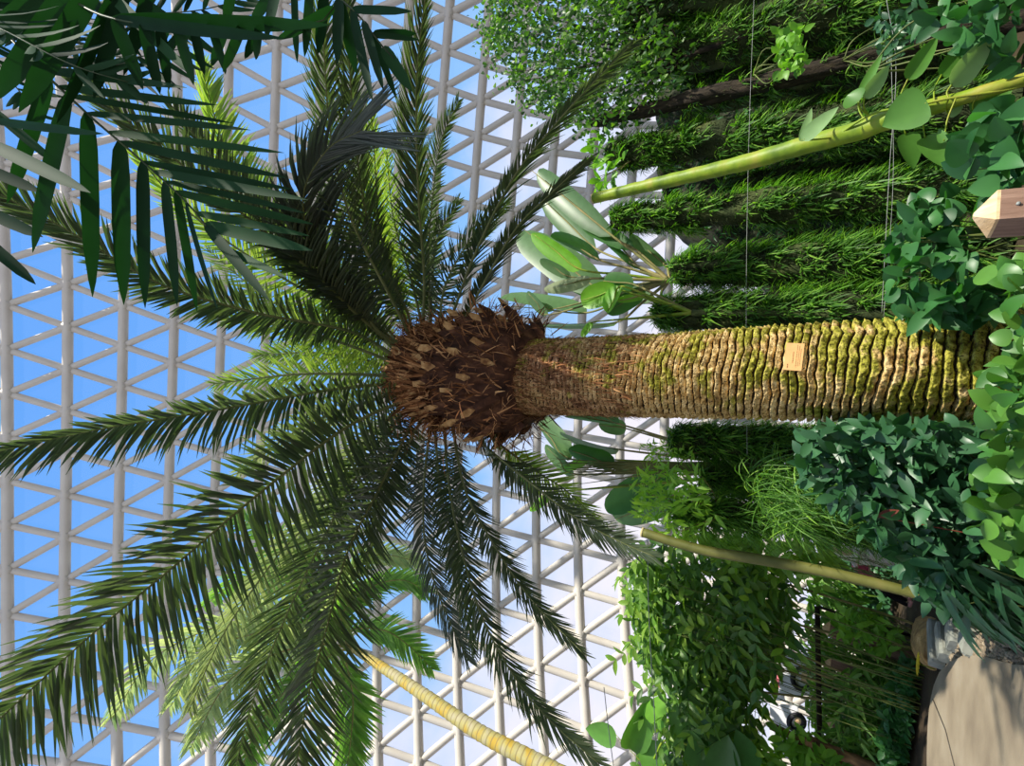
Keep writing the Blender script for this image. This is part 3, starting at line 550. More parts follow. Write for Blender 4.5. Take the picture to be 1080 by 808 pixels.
paddle_plant('tall paddle leaf plant fanning pale leaves above the palm trunk near the crown', (706, 296), 9.2,
    [((645, 248), (556, 176), 27, G, 0), ((628, 262), (570, 208), 24, G, .3), ((632, 305), (540, 232), 44, G, .6), ((612, 284), (560, 245), 21, BR, -.4), ((632, 274), (584, 244), 25, DK, -.3),
     ((602, 292), (570, 274), 12, G, -.5), ((623, 294), (574, 306), 17, M_date_l, -.5), ((676, 284), (640, 244), 17, DK, .2), ((702, 280), (664, 248), 17, G, .4), ((618, 330), (528, 322), 32, G, .5),
     ((680, 305), (640, 330), 20, DK, 0), ((578, 332), (556, 308), 13, G, -.3), ((584, 326), (560, 320), 10, G, -.2), ((668, 262), (615, 238), 18, DK, .1), ((650, 340), (560, 344), 26, G, .7), ((690, 315), (600, 300), 26, G, .8)])
paddle_plant('bright paddle leaf plant with glowing green leaf above the trunk edge', (730, 330), 8.3,
    [((652, 306), (610, 318), 27, BR, 0), ((655, 302), (640, 330), 22, BR, -.1), ((680, 312), (648, 318), 9, M_fern_b, 0), ((625, 340), (614, 356), 9, BR, 0), ((668, 300), (634, 296), 22, DK, .1)])
paddle_plant('paddle leaf plant below the palm trunk with green and grey leaves by the crown', (800, 492), 9.0,
    [((652, 447), (596, 436), 36, DK, -.2), ((652, 474), (588, 462), 28, G, .1), ((648, 490), (598, 474), 22, DK, 0), ((602, 484), (560, 440), 28, G, .3), ((605, 500), (575, 470), 20, G, .2), ((660, 452), (630, 448), 18, G, .1), ((620, 484), (594, 492), 14, BR, .1)])
paddle_plant('paddle leaf plant with two broad dark leaves left of the fern columns', (800, 500), 9.8,
    [((712, 496), (640, 538), 34, DK, 0), ((716, 520), (645, 550), 30, G, .2), ((560, 520), (545, 498), 14, DK, -.3), ((582, 520), (557, 540), 10, BR, -.3), ((690, 500), (640, 488), 14, G, .2)])
# tan sheath bundle of long petioles
mb = MB()
for k in range(16):
    v0 = 497+rnd(-9, 9); tube(mb, spline([PY(800, 492+rnd(-5, 5), 8.8), PY(700, 494+(v0-497)*.6, 8.8), PY(570+rnd(0, 60), v0+rnd(-10, 14), 8.9)], 20), np.linspace(.035, .006, 20), 6)
tube(mb, spline([np.array([*PY(800, 492, 8.8)[:2], -.03]), PY(800, 492, 8.8)], 10), .12, 10)
tag(mb.build('petiole_bundle', M_stalk2), 'bundle of long tan leaf stalks running below the palm trunk', 'plant')
# ------------------------------------------------------------------ fern-covered columns
def column(label, top, bot, Y, rpx, n, mat=M_fern, core=M_moss, lm=(.1, .27), rag=1.15, name='fern_column', bare=False, rt=None, frange=(0, 1), group='mossy columns clothed in ferns'):
    e = empty(name, label, 'column' if not bare else 'tree trunk', group)
    A = PY(*top, Y); B = PY(*bot, Y); d = (A-B); 
    B = B-d*(B[2]/d[2]) if d[2] > 0 else B; B[2] = -.05
    Bx = A+(B-A); t = depth((A+Bx)/2); r = rpx*t/FP
    cpts = spline([B, (A+B)/2+np.array([rnd(-.05, .05), 0, 0]), A], 60); mb = MB(); H = np.linalg.norm(A-B)
    seg = 24; V = []
    rad = np.interp(np.linspace(0, 1, 60), [0, .75, .97, 1], [r, r*.9, r*.7, r*.35])*(1 if not bare else 1)*(.8 if not bare else 1)
    for i in range(60):
        for j in range(seg):
            a = 2*math.pi*j/seg; q = rad[i]*(1+.45*mnoise.noise(Vector((math.cos(a)*2+A[0], math.sin(a)*2, cpts[i][2]*1.6))))
            V.append(cpts[i]+np.array([q*math.cos(a), q*math.sin(a), 0]))
    mb.add(V, [[i*seg+j, i*seg+(j+1) % seg, (i+1)*seg+(j+1) % seg, (i+1)*seg+j] for i in range(59) for j in range(seg)]+[[59*seg+j for j in range(seg)]])
    mb.build('core', core, e)
    # tufts: rosettes of straps growing out and arching down
    m2 = MB(); nt_ = max(4, int(n*3.0)//9)
    f = rnd(*frange, nt_); a = rnd(0, 2*math.pi, nt_); keep = (np.sin(a) < .75) & (np.array([mnoise.noise(Vector((math.cos(q)*1.6+A[0]*3, math.sin(q)*1.6, w_*9))) for w_, q in zip(f, a)]) > -.1+rnd(-.12, .12, nt_)); f = f[keep]; a = a[keep]; nt_ = len(f)
    er = np.stack([np.cos(a), np.sin(a), 0*a], 1); ax = np.stack([np.interp(f*59, np.arange(60), cpts[:, k]) for k in range(3)], 1)
    rp = np.interp(f*59, np.arange(60), rad); pos = ax+er*rp[:, None]*.97
    sc_ = rnd(.5, 1.35, nt_)
    for k in range(9):
        g = unit(er*rnd(.5, 1.1, nt_)[:, None]+rdir(nt_)*.7+np.array([0, 0, .35]))
        strips(m2, pos+rdir(nt_)*.04, g, unit(er*.4+np.array([0, 0, 1.])), rnd(*lm, nt_)*sc_, rnd(.012, .03, nt_)*rag, rnd(.0, .3, nt_), STRAP, .15, rnd(.1, .8, nt_))
    fo_ = m2.build('ferns', mat, e)
    if bare: fo_['kind'] = 'stuff'
    # short moss fur
    m3 = MB(); n3 = int(n*1.0); f = rnd(0, 1, n3); a = rnd(math.pi, 2*math.pi, n3); er = np.stack([np.cos(a), np.sin(a), 0*a], 1)
    ax = np.stack([np.interp(f*59, np.arange(60), cpts[:, k]) for k in range(3)], 1); rp = np.interp(f*59, np.arange(60), rad)
    strips(m3, ax+er*rp[:, None], unit(er+rdir(n3)*.8), rdir(n3), rnd(.03, .1, n3), rnd(.01, .02, n3), .2, NEEDLE, .1, .5)
    o = m3.build('moss_fur', M_moss, e); o['kind'] = 'stuff'
    return e
column('fern column at the top edge with bright fern fringe', (655, 18), (1080, -110), 9.3, 38, 5200)
column('fern column just above the bare dark trunk', (668, 66), (1080, -40), 9.6, 32, 4200)
column('bare dark tree trunk ending among the columns in the upper middle', (620, 130), (1080, 20), 8.9, 9, 260, bare=True, core=M_dbark, name='dead_tree', group=None, frange=(.1, .8))
column('leafy fern column between bare trunk and lime stalk', (640, 165), (1080, 112), 9.3, 26, 4800)
column('fern column passing behind the lime green stalk', (645, 232), (1080, 192), 9.0, 21, 4200)
column('short topped fern column with sky gaps above it', (708, 286), (1080, 262), 8.8, 26, 4600)
column('dark fern column hugging the upper edge of the palm trunk', (690, 330), (1080, 325), 8.6, 26, 4600)
column('fern column hugging the lower edge of the palm trunk', (706, 464), (1080, 482), 8.4, 23, 4200)
column('narrow fern column second below the palm trunk', (738, 506), (1080, 535), 8.6, 18, 3400)
column('drooping long leaved fern column above the olive stalk', (712, 538), (1080, 572), 8.0, 17, 3600, lm=(.2, .45), rag=.8)
column('upper right corner fern column in deep shade', (760, -10), (1080, -120), 10.4, 36, 2600)
column('fern column behind in the shade under the bare trunk', (720, 100), (1080, 30), 10.6, 34, 3400)
column('shaded fern column in the gap above the wooden post', (760, 205), (1080, 160), 10.4, 26, 3000)
column('shaded fern column between wooden post and palm trunk', (830, 300), (1080, 285), 10.2, 26, 2400)
# bright leafy plants rooted on the tops of columns
def tuft(label, poly, Y, n, L_, W_, mat, prof=OVAL, name='leafy_epiphyte', cat='plant', group=None, dirv=(0, -.5, .6), spread=.9, stems=None, dY=.5, grav=.3, part='foliage', anchor=None):
    e = empty(name, label, cat, group); poly = np.array(poly, float)
    lo, hi = poly.min(0), poly.max(0); pts = []
    while len(pts) < n:
        x, y = rnd(lo[0], hi[0]), rnd(lo[1], hi[1]); ins = False; j = len(poly)-1
        for i in range(len(poly)):
            if (poly[i][1] > y) != (poly[j][1] > y) and x < (poly[j][0]-poly[i][0])*(y-poly[i][1])/(poly[j][1]-poly[i][1])+poly[i][0]: ins = not ins
            j = i
        if ins: pts.append(PY(x, y, Y+rnd(-dY, dY)))
    pts = np.array(pts); pts[:, 2] = np.maximum(pts[:, 2], .05); m = MB()
    d = unit(np.asarray(dirv)+rdir(n)*spread); nn = unit(np.array([0, -.5, .7])+rdir(n)*.6)
    strips(m, pts, d, nn, rnd(.7, 1.2, n)*L_, rnd(.8, 1.15, n)*W_, rnd(-.1, .35, n), prof, .12, rnd(0, grav, n)); m.build(part, mat, e)
    st = MB(); ctr = pts.mean(0); an = np.array([ctr[0], ctr[1], -.03]) if anchor is None else np.asarray(anchor, float)
    k = stems or max(3, min(14, n//40)); sel = pts[RS.choice(n, k)]
    for q in sel:
        mid = (an+q)/2+RS.normal(size=3)*.04*np.linalg.norm(q-an); tube(st, spline([an, mid, q], 14), np.linspace(.016, .005, 14), 6)
    st.build('stems', M_cane, e)
    return e
tuft('bright oval leaved plant above the olive stalk beside the dome', [(668, 505), (700, 492), (745, 500), (760, 540), (740, 565), (700, 568), (672, 545)], 7.6, 430, .24, .055, M_lime_leaf, grav=.2, anchor=PY(760, 545, 8.0))
tuft('small bright epiphyte on the column tip below the trunk', [(676, 468), (700, 466), (735, 476), (730, 486), (690, 486)], 8.1, 130, .15, .04, M_lime_leaf, anchor=PY(740, 478, 8.4))
tuft('bright green strap leaf clump at the end of the fourth column from the top', [(624, 150), (650, 140), (660, 180), (640, 215), (624, 190)], 8.8, 60, .34, .12, M_fern_b, grav=.4, anchor=PY(665, 170, 9.2))
tuft('thin grass fringe drooping between trunk and shrub', [(820, 480), (900, 500), (925, 530), (880, 548), (830, 560), (800, 540), (780, 500)], 7.4, 1200, .42, .014, M_fern, STRAP, dirv=(-.2, -.5, -.2), grav=.8, name='grassy_fern', anchor=PY(900, 540, 7.9))
# leafy climber canopy upper middle
e = empty('climbing_fig', 'small leaved climber canopy hanging over the dome at the top', 'plant')
poly = [(512, 10), (520, -30), (700, -40), (715, 60), (700, 110), (650, 140), (600, 128), (562, 118), (530, 85), (512, 50)]
m = MB(); n = 7500; cl = []
while len(cl) < 330:
    x, y = rnd(508, 715), rnd(-35, 135); j = len(poly)-1; ins = False
    for i in range(len(poly)):
        if (poly[i][1] > y) != (poly[j][1] > y) and x < (poly[j][0]-poly[i][0])*(y-poly[i][1])/(poly[j][1]-poly[i][1])+poly[i][0]: ins = not ins
        j = i
    if ins: cl.append(PY(x, y, rnd(8.2, 9.6)))
cl = np.array(cl); pos = cl[RS.randint(len(cl), size=n)]+RS.normal(size=(n, 3))*[.16, .16, .22]
strips(m, pos, unit(np.array([0, 0, -.7])+rdir(n)*.8), rdir(n), rnd(.07, .13, n), rnd(.05, .09, n), .15, HEART, .12, .2); m.build('foliage', M_climb, e)
st = MB(); root = PY(720, 60, 9.3)
for q in cl[::9]:
    tube(st, spline([root, (root+q)/2+RS.normal(size=3)*.15, q], 12), np.linspace(.02, .006, 12), 5)
gb = np.array([root[0], root[1], -.03]); tube(st, spline([gb, (gb+root)/2+[.1, 0, 0], root], 20), .05, 8)
st.build('stems', M_dbark, e)
# ------------------------------------------------------------------ dark planted rock added behind the columns, shade put into its colour
mb = MB(); us, vs = 56, 80; V = []
Lp, Rp = -1.6, 13.0
for j in range(vs):
    fx = j/(vs-1); x = Lp+(Rp-Lp)*fx
    topz = float(np.interp(x, [-3.5, -2.5, -1.2, .5, 1.6, 2.6, 3.6, 5.0, 8, 13], [.6, .8, 1.1, 1.6, 2.4, 2.7, 4.0, 6.2, 6.8, 6.8]))
    for i in range(us):
        f = i/(us-1); z = -.1+topz*f; y = 12.3-.03*x*x*0+.8*f*f
        dn = mnoise.noise(Vector((x*.9, z*.9, 3)))*.7+mnoise.noise(Vector((x*2.6, z*2.6, 9)))*.25
        V.append((x, y+dn, z+.2*mnoise.noise(Vector((x*1.5, 0, 5)))*f))
q = [[j*us+i, (j+1)*us+i, (j+1)*us+i+1, j*us+i+1] for j in range(vs-1) for i in range(us-1)]
mb.add(V, q); nb = len(V); V2 = [(x, y+1.6, z) for x, y, z in V]; mb.add(V2, [f[::-1] for f in q])
mb.f.append([[j*us+us-1, (j+1)*us+us-1, nb+(j+1)*us+us-1, nb+j*us+us-1] for j in range(vs-1)]+[[i, i+1, nb+i+1, nb+i] for i in range(us-1)]+[[(vs-1)*us+i+1, (vs-1)*us+i, nb+(vs-1)*us+i, nb+(vs-1)*us+i+1] for i in range(us-1)])
mb.m.append(np.zeros(vs-1+2*(us-1)))
backing = mb.build('backing_right', M_backing); tag(backing, 'dark mossy rock added for dark gaps behind the fern columns', kind='structure')
m = MB(); V = np.array(V); sel = RS.randint(len(V), size=7000); pos = V[sel]+RS.normal(size=(7000, 3))*[.1, .03, .1]
strips(m, pos, unit(np.array([0, -.8, 0])+rdir(7000)*.8), rdir(7000), rnd(.12, .35, 7000), rnd(.02, .06, 7000), .1, OVAL, .1, .5)
m.build('wall_plants', M_arrow, backing)['kind'] = 'stuff'
# ------------------------------------------------------------------ lime stalk with pothos
stem_px = [(627, 209, 6.4), (700, 192, 6.2), (780, 173, 6.0), (850, 153, 5.8), (905, 138, 5.7), (935, 127, 5.6), (1000, 108, 5.5), (1080, 84, 5.4)]
pts = [PY(u, v, Y-.0) for u, v, Y in stem_px]; lastp = pts[-1]; pts.append(np.array([lastp[0]+.12, lastp[1], -.05]))
e = empty('lime_stalk', 'thick lime green stalk slanting across the columns, cut at its tip', 'plant stem')
c = spline(pts, 120); pr = np.interp(np.linspace(0, 1, 120), [0, .3, .6, .72, .8, 1], [5.4, 7.2, 9.5, 10.5, 7, 7]); rr_ = np.array([pr[i]*depth(c[i])/FP for i in range(120)])
mb = MB(); tube(mb, c, rr_*(1+.03*np.sin(np.arange(120)*.9)), 18, cap=True); mb.build('stalk', M_stalk, e)
d = unit(c[0]-c[1]); mb = MB(); tube(mb, [c[0]-d*.002, c[0]+d*.02], rr_[0]*1.02, 18); mb.build('cut_end', M_cutend, e)
def pothos(label, leaves, Y, root, mat_d, name='pothos_vine', group=None, vine=None, vr=.012):
    e = empty(name, label, 'plant', group); st = MB()
    vp = spline([PY(u, v, y) for u, v, y in vine] , 40); tube(st, vp, vr, 7); 
    sv = st.build('stem', M_stalk, e)
    for L_ in leaves:
        (s, t_, wpx) = L_[:3]; mt = L_[3] if len(L_) > 3 else mat_d; dy = L_[4] if len(L_) > 4 else rnd(-.15, .15)
        A = PY(*s, Y+dy); B = PY(*t_, Y+dy+rnd(-.06, .06)); Ls = np.linalg.norm(B-A); dd = (B-A)/Ls
        k = np.argmin(np.linalg.norm(vp-A, axis=1)); m = MB()
        m.n = 0; q0 = vp[k]; tube(m, spline([q0, (q0+A)/2+np.array([0, 0, .02]), A+dd*.01], 12), .007, 6)
        pt = m.build('leaf', M_stalk, e)
        view = unit(CAM-(A+B)/2); tilt = unit(view+RS.normal(size=3)*.3); wd = wpx*depth((A+B)/2)/FP
        m2 = MB(); strips(m2, [A], [dd], [tilt], Ls, wd, rnd(-.05, .2), HEART, rnd(.08, .25)); m2.build('blade', mt, pt)
    return e
PP, PO = M_pothos_p, M_pothos
pothos('pothos vine with pale heart leaves climbing the lime green stalk', [((845, 149), (858, 110), 9, PP), ((847, 148), (886, 108), 16, PP), ((905, 108), (893, 100), 22, PO), ((906, 104), (933, 47), 10, PO), ((911, 103), (944, 64), 15, PP), ((957, 84), (990, 37), 18, PO), ((992, 80), (1037, 28), 18, PO),
    ((1003, 90), (1046, 37), 26, PP), ((978, 108), (930, 134), 42, PO, -.2), ((955, 141), (965, 178), 22, PO), ((975, 145), (999, 179), 24, PO), ((1026, 120), (1070, 87), 28, PO), ((1000, 122), (1018, 110), 10, PP), ((996, 150), (990, 136), 9, PO)],
    5.5, None, PO, vine=[(880, 145, 5.7), (920, 120, 5.5), (960, 113, 5.45), (1000, 104, 5.4), (1060, 95, 5.4), (1100, 85, 5.4), (1180, 70, 5.4)])
# arrowhead climber right of the columns
def leafmass(label, poly, Y, n, lpx, wpx, mat, prof, name, cat='plant', dY=.4, tiltj=.6, dirj=1.1, dpx=(-1, .2), group=None, anchorz=-.03, hang=False, spray=0, sway=.15, stem_mat=None):
    """clump of large leaves, roughly facing the light, on stems rooted in the ground"""
    e = empty(name, label, cat, group); poly = np.array(poly, float); lo, hi = poly.min(0), poly.max(0); pts = []
    while len(pts) < n:
        x, y = rnd(lo[0], hi[0]), rnd(lo[1], hi[1]); ins = False; j = len(poly)-1
        for i in range(len(poly)):
            if (poly[i][1] > y) != (poly[j][1] > y) and x < (poly[j][0]-poly[i][0])*(y-poly[i][1])/(poly[j][1]-poly[i][1])+poly[i][0]: ins = not ins
            j = i
        if ins: pts.append(PY(x, y, Y+rnd(-dY, dY)))
    pts = np.array(pts); pts[:, 2] = np.maximum(pts[:, 2], .08); t = np.array([depth(q) for q in pts]); m = MB()
    img = unit(-dpx[0]*U*1.0+R*(-dpx[1]))
    d = unit(img+rdir(n)*dirj); nn = unit(unit(CAM-pts)*.8+np.array([0, 0, .6])+rdir(n)*tiltj)
    if spray:
        k = n//spray; p0 = pts[:k]; ax = d[:k]; nv = nn[:k]; sd = unit(np.cross(ax, nv)); t = t[:k]; ls = lpx*t/FP
        for q in range(spray):
            sg = 1 if q % 2 else -1; f = (q//2*2)/spray
            strips(m, p0+ax*(f*2.6*ls)[:, None]-np.array([0, 0, .25])*(f*f*ls)[:, None], unit(ax*.75+sd*sg*.75+rdir(k)*.25), unit(nv+rdir(k)*.3), rnd(.8, 1.1, k)*ls*(1-.35*f), rnd(.85, 1.1, k)*wpx*t/FP, rnd(0, .3, k), prof, .16, rnd(0, .3, k))
        for a_, b_, l_ in zip(p0[::2], ax[::2], ls[::2]): tube(m, [a_, a_+b_*l_*1.3-[0, 0, .08*l_], a_+b_*l_*2.6-[0, 0, .25*l_]], .006, 4)
        m.build('foliage', mat, e)
    else:
        strips(m, pts, d, nn, rnd(.75, 1.2, n)*lpx*t/FP, rnd(.8, 1.15, n)*wpx*t/FP, rnd(-.05, .3, n), prof, .14, rnd(0, .3, n)); m.build('foliage', mat, e)
    st = MB(); c = pts.mean(0)
    for q in pts[RS.choice(n, max(5, min(14, n//12)))]:
        g = np.array([c[0]*.4+q[0]*.6, c[1]*.4+q[1]*.6+.1, anchorz]) if not hang else np.array([c[0], c[1]+.3, pts[:, 2].max()+.3])
        tube(st, spline([g, (g+q)/2+RS.normal(size=3)*.09, q], 12), np.linspace(.011, .004, 12), 6)
    st.build('stems', stem_mat or M_greenstem, e); return e
leafmass('arrowhead vine leaves climbing just left of the wooden post', [(945, 245), (975, 210), (1010, 205), (1025, 250), (1020, 300), (1000, 335), (955, 335), (940, 290)], 5.6, 150, 26, 17, M_arrow, HEART, 'arrowhead_vine')
leafmass('arrowhead leaves above the wooden post at the right border', [(1010, 175), (1040, 110), (1095, 110), (1095, 205), (1035, 205)], 4.6, 60, 34, 24, M_arrow, HEART, 'arrowhead_vine', dY=.3)
leafmass('dark trailing leaves at the top right corner', [(960, 0), (1085, -20), (1085, 80), (1050, 70), (1000, 40)], 5.6, 70, 26, 15, M_arrow, HEART, 'trailing_plant', hang=True)
leafmass('small leaved creeper hanging in shade near the top edge', [(920, 20), (960, 0), (985, 10), (960, 60), (930, 60)], 7.2, 110, 14, 6, M_shrub, OVAL, 'creeper', hang=True)
leafmass('small leaved creeper hanging at the top left of the lime stalk leaves', [(818, 35), (850, 25), (850, 75), (822, 80)], 7.6, 110, 11, 7, M_fern_b, OVAL, 'creeper', hang=True)
leafmass('pothos clump with yellow green heart leaves at the foot of the palm', [(1046, 290), (1095, 270), (1095, 470), (1060, 460), (1050, 420), (1066, 350)], 4.6, 90, 27, 21, M_pothos, HEART, 'pothos_clump', dY=.3)
leafmass('pothos clump with bright heart leaves in the lower right corner', [(1045, 450), (1095, 450), (1095, 600), (1055, 590), (1035, 530)], 4.6, 90, 27, 20, M_pothos, HEART, 'pothos_clump', dY=.3)
leafmass('dark blue green shrub with oval leaves under the palm trunk', [(850, 452), (905, 447), (1000, 447), (1055, 455), (1070, 560), (1050, 640), (1000, 650), (960, 600), (920, 560), (880, 530), (850, 500)], 6.2, 1050, 27, 11, M_shrub, OVAL, 'broad_leaf_shrub', dY=.45, tiltj=.8)
leafmass('strap leaved plant arching over the path corner', [(990, 590), (1020, 590), (1085, 590), (1085, 680), (1050, 650), (1010, 645), (988, 620)], 5.9, 230, 48, 8, M_shrub, STRAP, 'strap_leaf_plant', dpx=(.6, .5), dirj=.6)
leafmass('dark leaf mat between palm foot and wooden post', [(960, 335), (1030, 300), (1060, 300), (1060, 330), (980, 340)], 5.9, 80, 24, 16, M_arrow, HEART, 'arrowhead_vine', dY=.2)
m = MB(); A = PY(925, 545, 5.7); B = PY(949, 538, 5.7); strips(m, [A], [(B-A)], [unit(CAM-A)], np.linalg.norm(B-A), .07, .1, OVAL, .1); tube(m, spline([A, A+[0, .1, -.4], [A[0], A[1]+.2, -.02]], 8), .006, 5)
tag(m.build('fallen_leaf', M_red), 'single rusty red leaf among the dark shrub', 'leaf')
# ------------------------------------------------------------------ lower right garden
e = empty('olive_stalk', 'thin olive brown stalk slanting over the lower bushes', 'plant stem')
pts = [PY(u, v, 7.2) for u, v in ((679, 562), (740, 580), (800, 590), (870, 603), (950, 622), (985, 632))]; pts[0] = PY(679, 562, 7.2)
g = pts[-1].copy(); g[2] = -.04; pts.append(g); c = spline(pts, 70); mb = MB(); pr = np.interp(np.linspace(0, 1, 70), [0, .4, 1], [4.8, 5.6, 5.6]); tube(mb, c, [pr[i]*depth(c[i])/FP for i in range(70)], 14); mb.build('stalk', M_stalk2, e)
d = unit(c[0]-c[1]); mb = MB(); tube(mb, [c[0], c[0]+d*.03], 5.1*depth(c[0])/FP, 14); mb.build('cut_end', M_cutend, e)
leafmass('sunlit bush with many oval green leaves beside the dome', [(688, 590), (705, 570), (760, 580), (850, 606), (850, 640), (830, 680), (800, 690), (812, 740), (790, 808), (760, 850), (700, 850), (710, 760), (690, 690), (700, 640)], 11.3, 2400, 21, 6, M_oval, OVAL, 'oval_leaf_bush', spray=8, dY=.8, dpx=(-.6, .6), dirj=.8, stem_mat=M_greenstem)
leafmass('light sprays of oval leaves in the gap above the olive stalk', [(740, 566), (800, 566), (860, 578), (890, 590), (860, 602), (800, 588), (745, 580)], 11.0, 420, 20, 6, M_oval_b, OVAL, 'oval_leaf_bush', spray=8, dY=.5, stem_mat=M_greenstem)
leafmass('outer sprays of light oval leaves reaching left toward the dome ring', [(672, 585), (690, 570), (700, 620), (690, 680), (680, 690), (675, 650), (690, 640)], 10.8, 240, 21, 6, M_oval_b, OVAL, 'oval_leaf_bush', spray=8, dY=.5, dpx=(-.4, .9), dirj=.5, stem_mat=M_greenstem)
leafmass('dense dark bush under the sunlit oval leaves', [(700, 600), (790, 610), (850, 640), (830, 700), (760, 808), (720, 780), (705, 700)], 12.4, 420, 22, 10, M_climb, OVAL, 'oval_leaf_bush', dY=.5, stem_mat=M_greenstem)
pothos('climbing pothos with large split leaves at the bottom edge', [((690, 765), (697, 733), 26, M_paddle_b), ((664, 790), (686, 735), 30, PO), ((650, 775), (618, 768), 24, PO), ((700, 808), (672, 785), 34, PO), ((735, 808), (745, 762), 34, M_paddle_d), ((760, 812), (768, 775), 34, M_paddle_d), ((790, 812), (778, 770), 30, M_arrow), ((725, 770), (705, 745), 24, PO)],
    10.4, None, PO, vine=[(668, 830, 10.5), (690, 800, 10.5), (705, 780, 10.5), (760, 800, 10.5), (850, 830, 10.5), (990, 860, 10.5)], vr=.02)
leafmass('bamboo like thicket of narrow bright leaves beyond the fence posts', [(850, 600), (890, 600), (905, 640), (960, 690), (970, 808), (880, 820), (850, 780), (850, 700)], 13.6, 1900, 20, 3.6, M_grass, STRAP, 'bamboo_thicket', dY=.9, dpx=(.5, .3), stem_mat=M_greenstem)
leafmass('narrow leaved low thicket directly behind the path edge', [(895, 700), (930, 700), (962, 705), (966, 808), (900, 820), (880, 770)], 11.8, 900, 20, 3.6, M_grass, STRAP, 'bamboo_thicket', dY=.3, dpx=(-.3, .5), stem_mat=M_greenstem)
leafmass('low dark ground cover edging the path', [(955, 690), (978, 715), (974, 808), (974, 860), (935, 860), (930, 760)], 11.3, 900, 12, 6, M_arrow, OVAL, 'ground_cover', dY=.3, stem_mat=M_greenstem)
leafmass('pale feathery weeds at the bottom edge right of the white panels', [(810, 780), (850, 770), (900, 800), (880, 850), (800, 850)], 11.6, 260, 20, 6, M_fern_b, OVAL, 'weed_clump')
leafmass('small yellow green plant under the child figure', [(885, 640), (925, 642), (955, 672), (935, 690), (880, 668)], 11.6, 220, 15, 5, M_fern_b, OVAL, 'weed_clump')
leafmass('distant undergrowth behind the two people and the bare ground', [(885, 560), (925, 555), (955, 600), (950, 660), (920, 670), (890, 640)], 16.5, 1100, 13, 5, M_shrub, OVAL, 'undergrowth', dY=1.2, stem_mat=M_greenstem)
# canes of the thicket
cn_ = [((790, 605), (955, 655)), ((815, 652), (960, 683)), ((800, 672), (940, 728)), ((770, 690), (958, 760)), ((785, 728), (940, 758)), ((830, 775), (950, 790)), ((850, 560), (935, 590)), ((830, 655), (950, 700)), ((820, 690), (930, 725))]
cl_ = ['cane rising just below the olive stalk', 'second tall cane below the olive stalk', 'cane crossing the first wooden fence post', 'cane in front of the black ring sign', 'cane just under the black ring sign', 'lowest cane near the split log',
       'short cane beside the pale standing figure', 'thin cane touching the fence rail', 'thin cane between the two middle fence posts']
for k, (a, b) in enumerate(cn_):
    Y = 11.5+.1*k; A = PY(*a, Y); B = PY(*b, Y); g = B.copy(); g[2] = -.03; g[0] += rnd(-.2, .2); mb = MB(); c = spline([A, (A+B)/2+RS.normal(size=3)*.06, B, g], 40)
    tube(mb, c, .022*(1+.14*(np.arange(40) % 6 == 0)), 8); tag(mb.build('cane', M_cane), cl_[k], 'plant stem', 'canes in the thicket')
# wooden fence posts
def post(label, top, Y, half, H=None, rot=.6, tilt=(0, 0), group=None):
    e = empty('wooden_post', label, 'post', group); T_ = PY(*top, Y); z = T_[2]; cx, cy = T_[0], T_[1]
    a = rot; ax = np.array([math.cos(a), math.sin(a), 0])*half; ay = np.array([-math.sin(a), math.cos(a), 0])*half; mb = MB()
    hz = (z+.05)/2; box(mb, [cx, cy, hz-.05], ax, ay, [0, 0, hz]); mb.build('shaft', M_wood, e, smooth=False)
    mb = MB(); up = np.array([0, 0, 1.]); c0 = np.array([cx, cy, z]); V = [c0-ax-ay, c0+ax-ay, c0+ax+ay, c0-ax+ay]; k = .9
    V += [v+up*half*.15 for v in V]+[c0+(v-c0)*.12+up*half*1.0 for v in V[:4]]
    mb.add(V, [[0, 1, 5, 4], [1, 2, 6, 5], [2, 3, 7, 6], [3, 0, 4, 7], [4, 5, 9, 8], [5, 6, 10, 9], [6, 7, 11, 10], [7, 4, 8, 11], [8, 9, 10, 11]]); mb.build('cap', M_woodtop, e, smooth=False)
    mb = MB(); q = c0-ay-ax*.1+np.array([0, 0, -.05]); tube(mb, [q, q-ay*.12], .007, 8); mb.build('screw', M_wire, e)
    return e
post('near wooden post with pale pyramid cap at the right border', (1050, 226), 2.7, .068, rot=.25)
post('dark brown fence post nearest the child figure', (875, 664), 12.0, .13, rot=.5, group='garden fence posts')
post('reddish fence post between the ring sign and the thicket', (876, 700), 12.3, .1, rot=.4, group='garden fence posts')
post('fence post lowest in the picture above the log', (878, 764), 11.9, .1, rot=.4, group='garden fence posts')
mb = MB(); tube(mb, spline([PY(862, 640, 12.6), PY(863, 700, 12.5), PY(866, 860, 12.4)], 20), .05, 8)
for v in (640, 720, 800):
    q = PY(863, v, 12.52); tube(mb, [q, [q[0], q[1], -.03]], .03, 8)
tag(mb.build('fence_rail', M_dbark), 'dark round fence rail running behind the posts', 'fence')
# log and stump
A, B = PY(850, 780, 11.6), PY(925, 812, 11.4); mb = MB(); c = spline([A, (A+B)/2+[0, 0, .02], B, [B[0]-.1, B[1], -.05]], 30); tube(mb, c, .1*(1+.08*np.sin(np.arange(30)*1.3)), 12)
tag(mb.build('split_log', M_log), 'brown leaning split log in the bottom right thicket', 'log')
A, B = PY(812, 765, 11.9), PY(845, 782, 11.9); mb = MB(); tube(mb, spline([A, B, PY(930, 830, 11.9), [PY(930, 830, 11.9)[0], 11.9, -.05]], 20), .08, 10); tag(mb.build('bare_branch', M_log), 'orange brown bare branch before the white panels', 'branch')
q = PG(945, 800, 0); mb = MB(); tube(mb, spline([q-[0, 0, .05], q+[0, 0, .25], q+[0, 0, .5]], 20), np.linspace(.36, .26, 20)*(1+.05*np.sin(np.arange(20)*2)), 18); tag(mb.build('tree_stump', M_log), 'reddish brown stump at the bottom edge behind the path', 'stump')
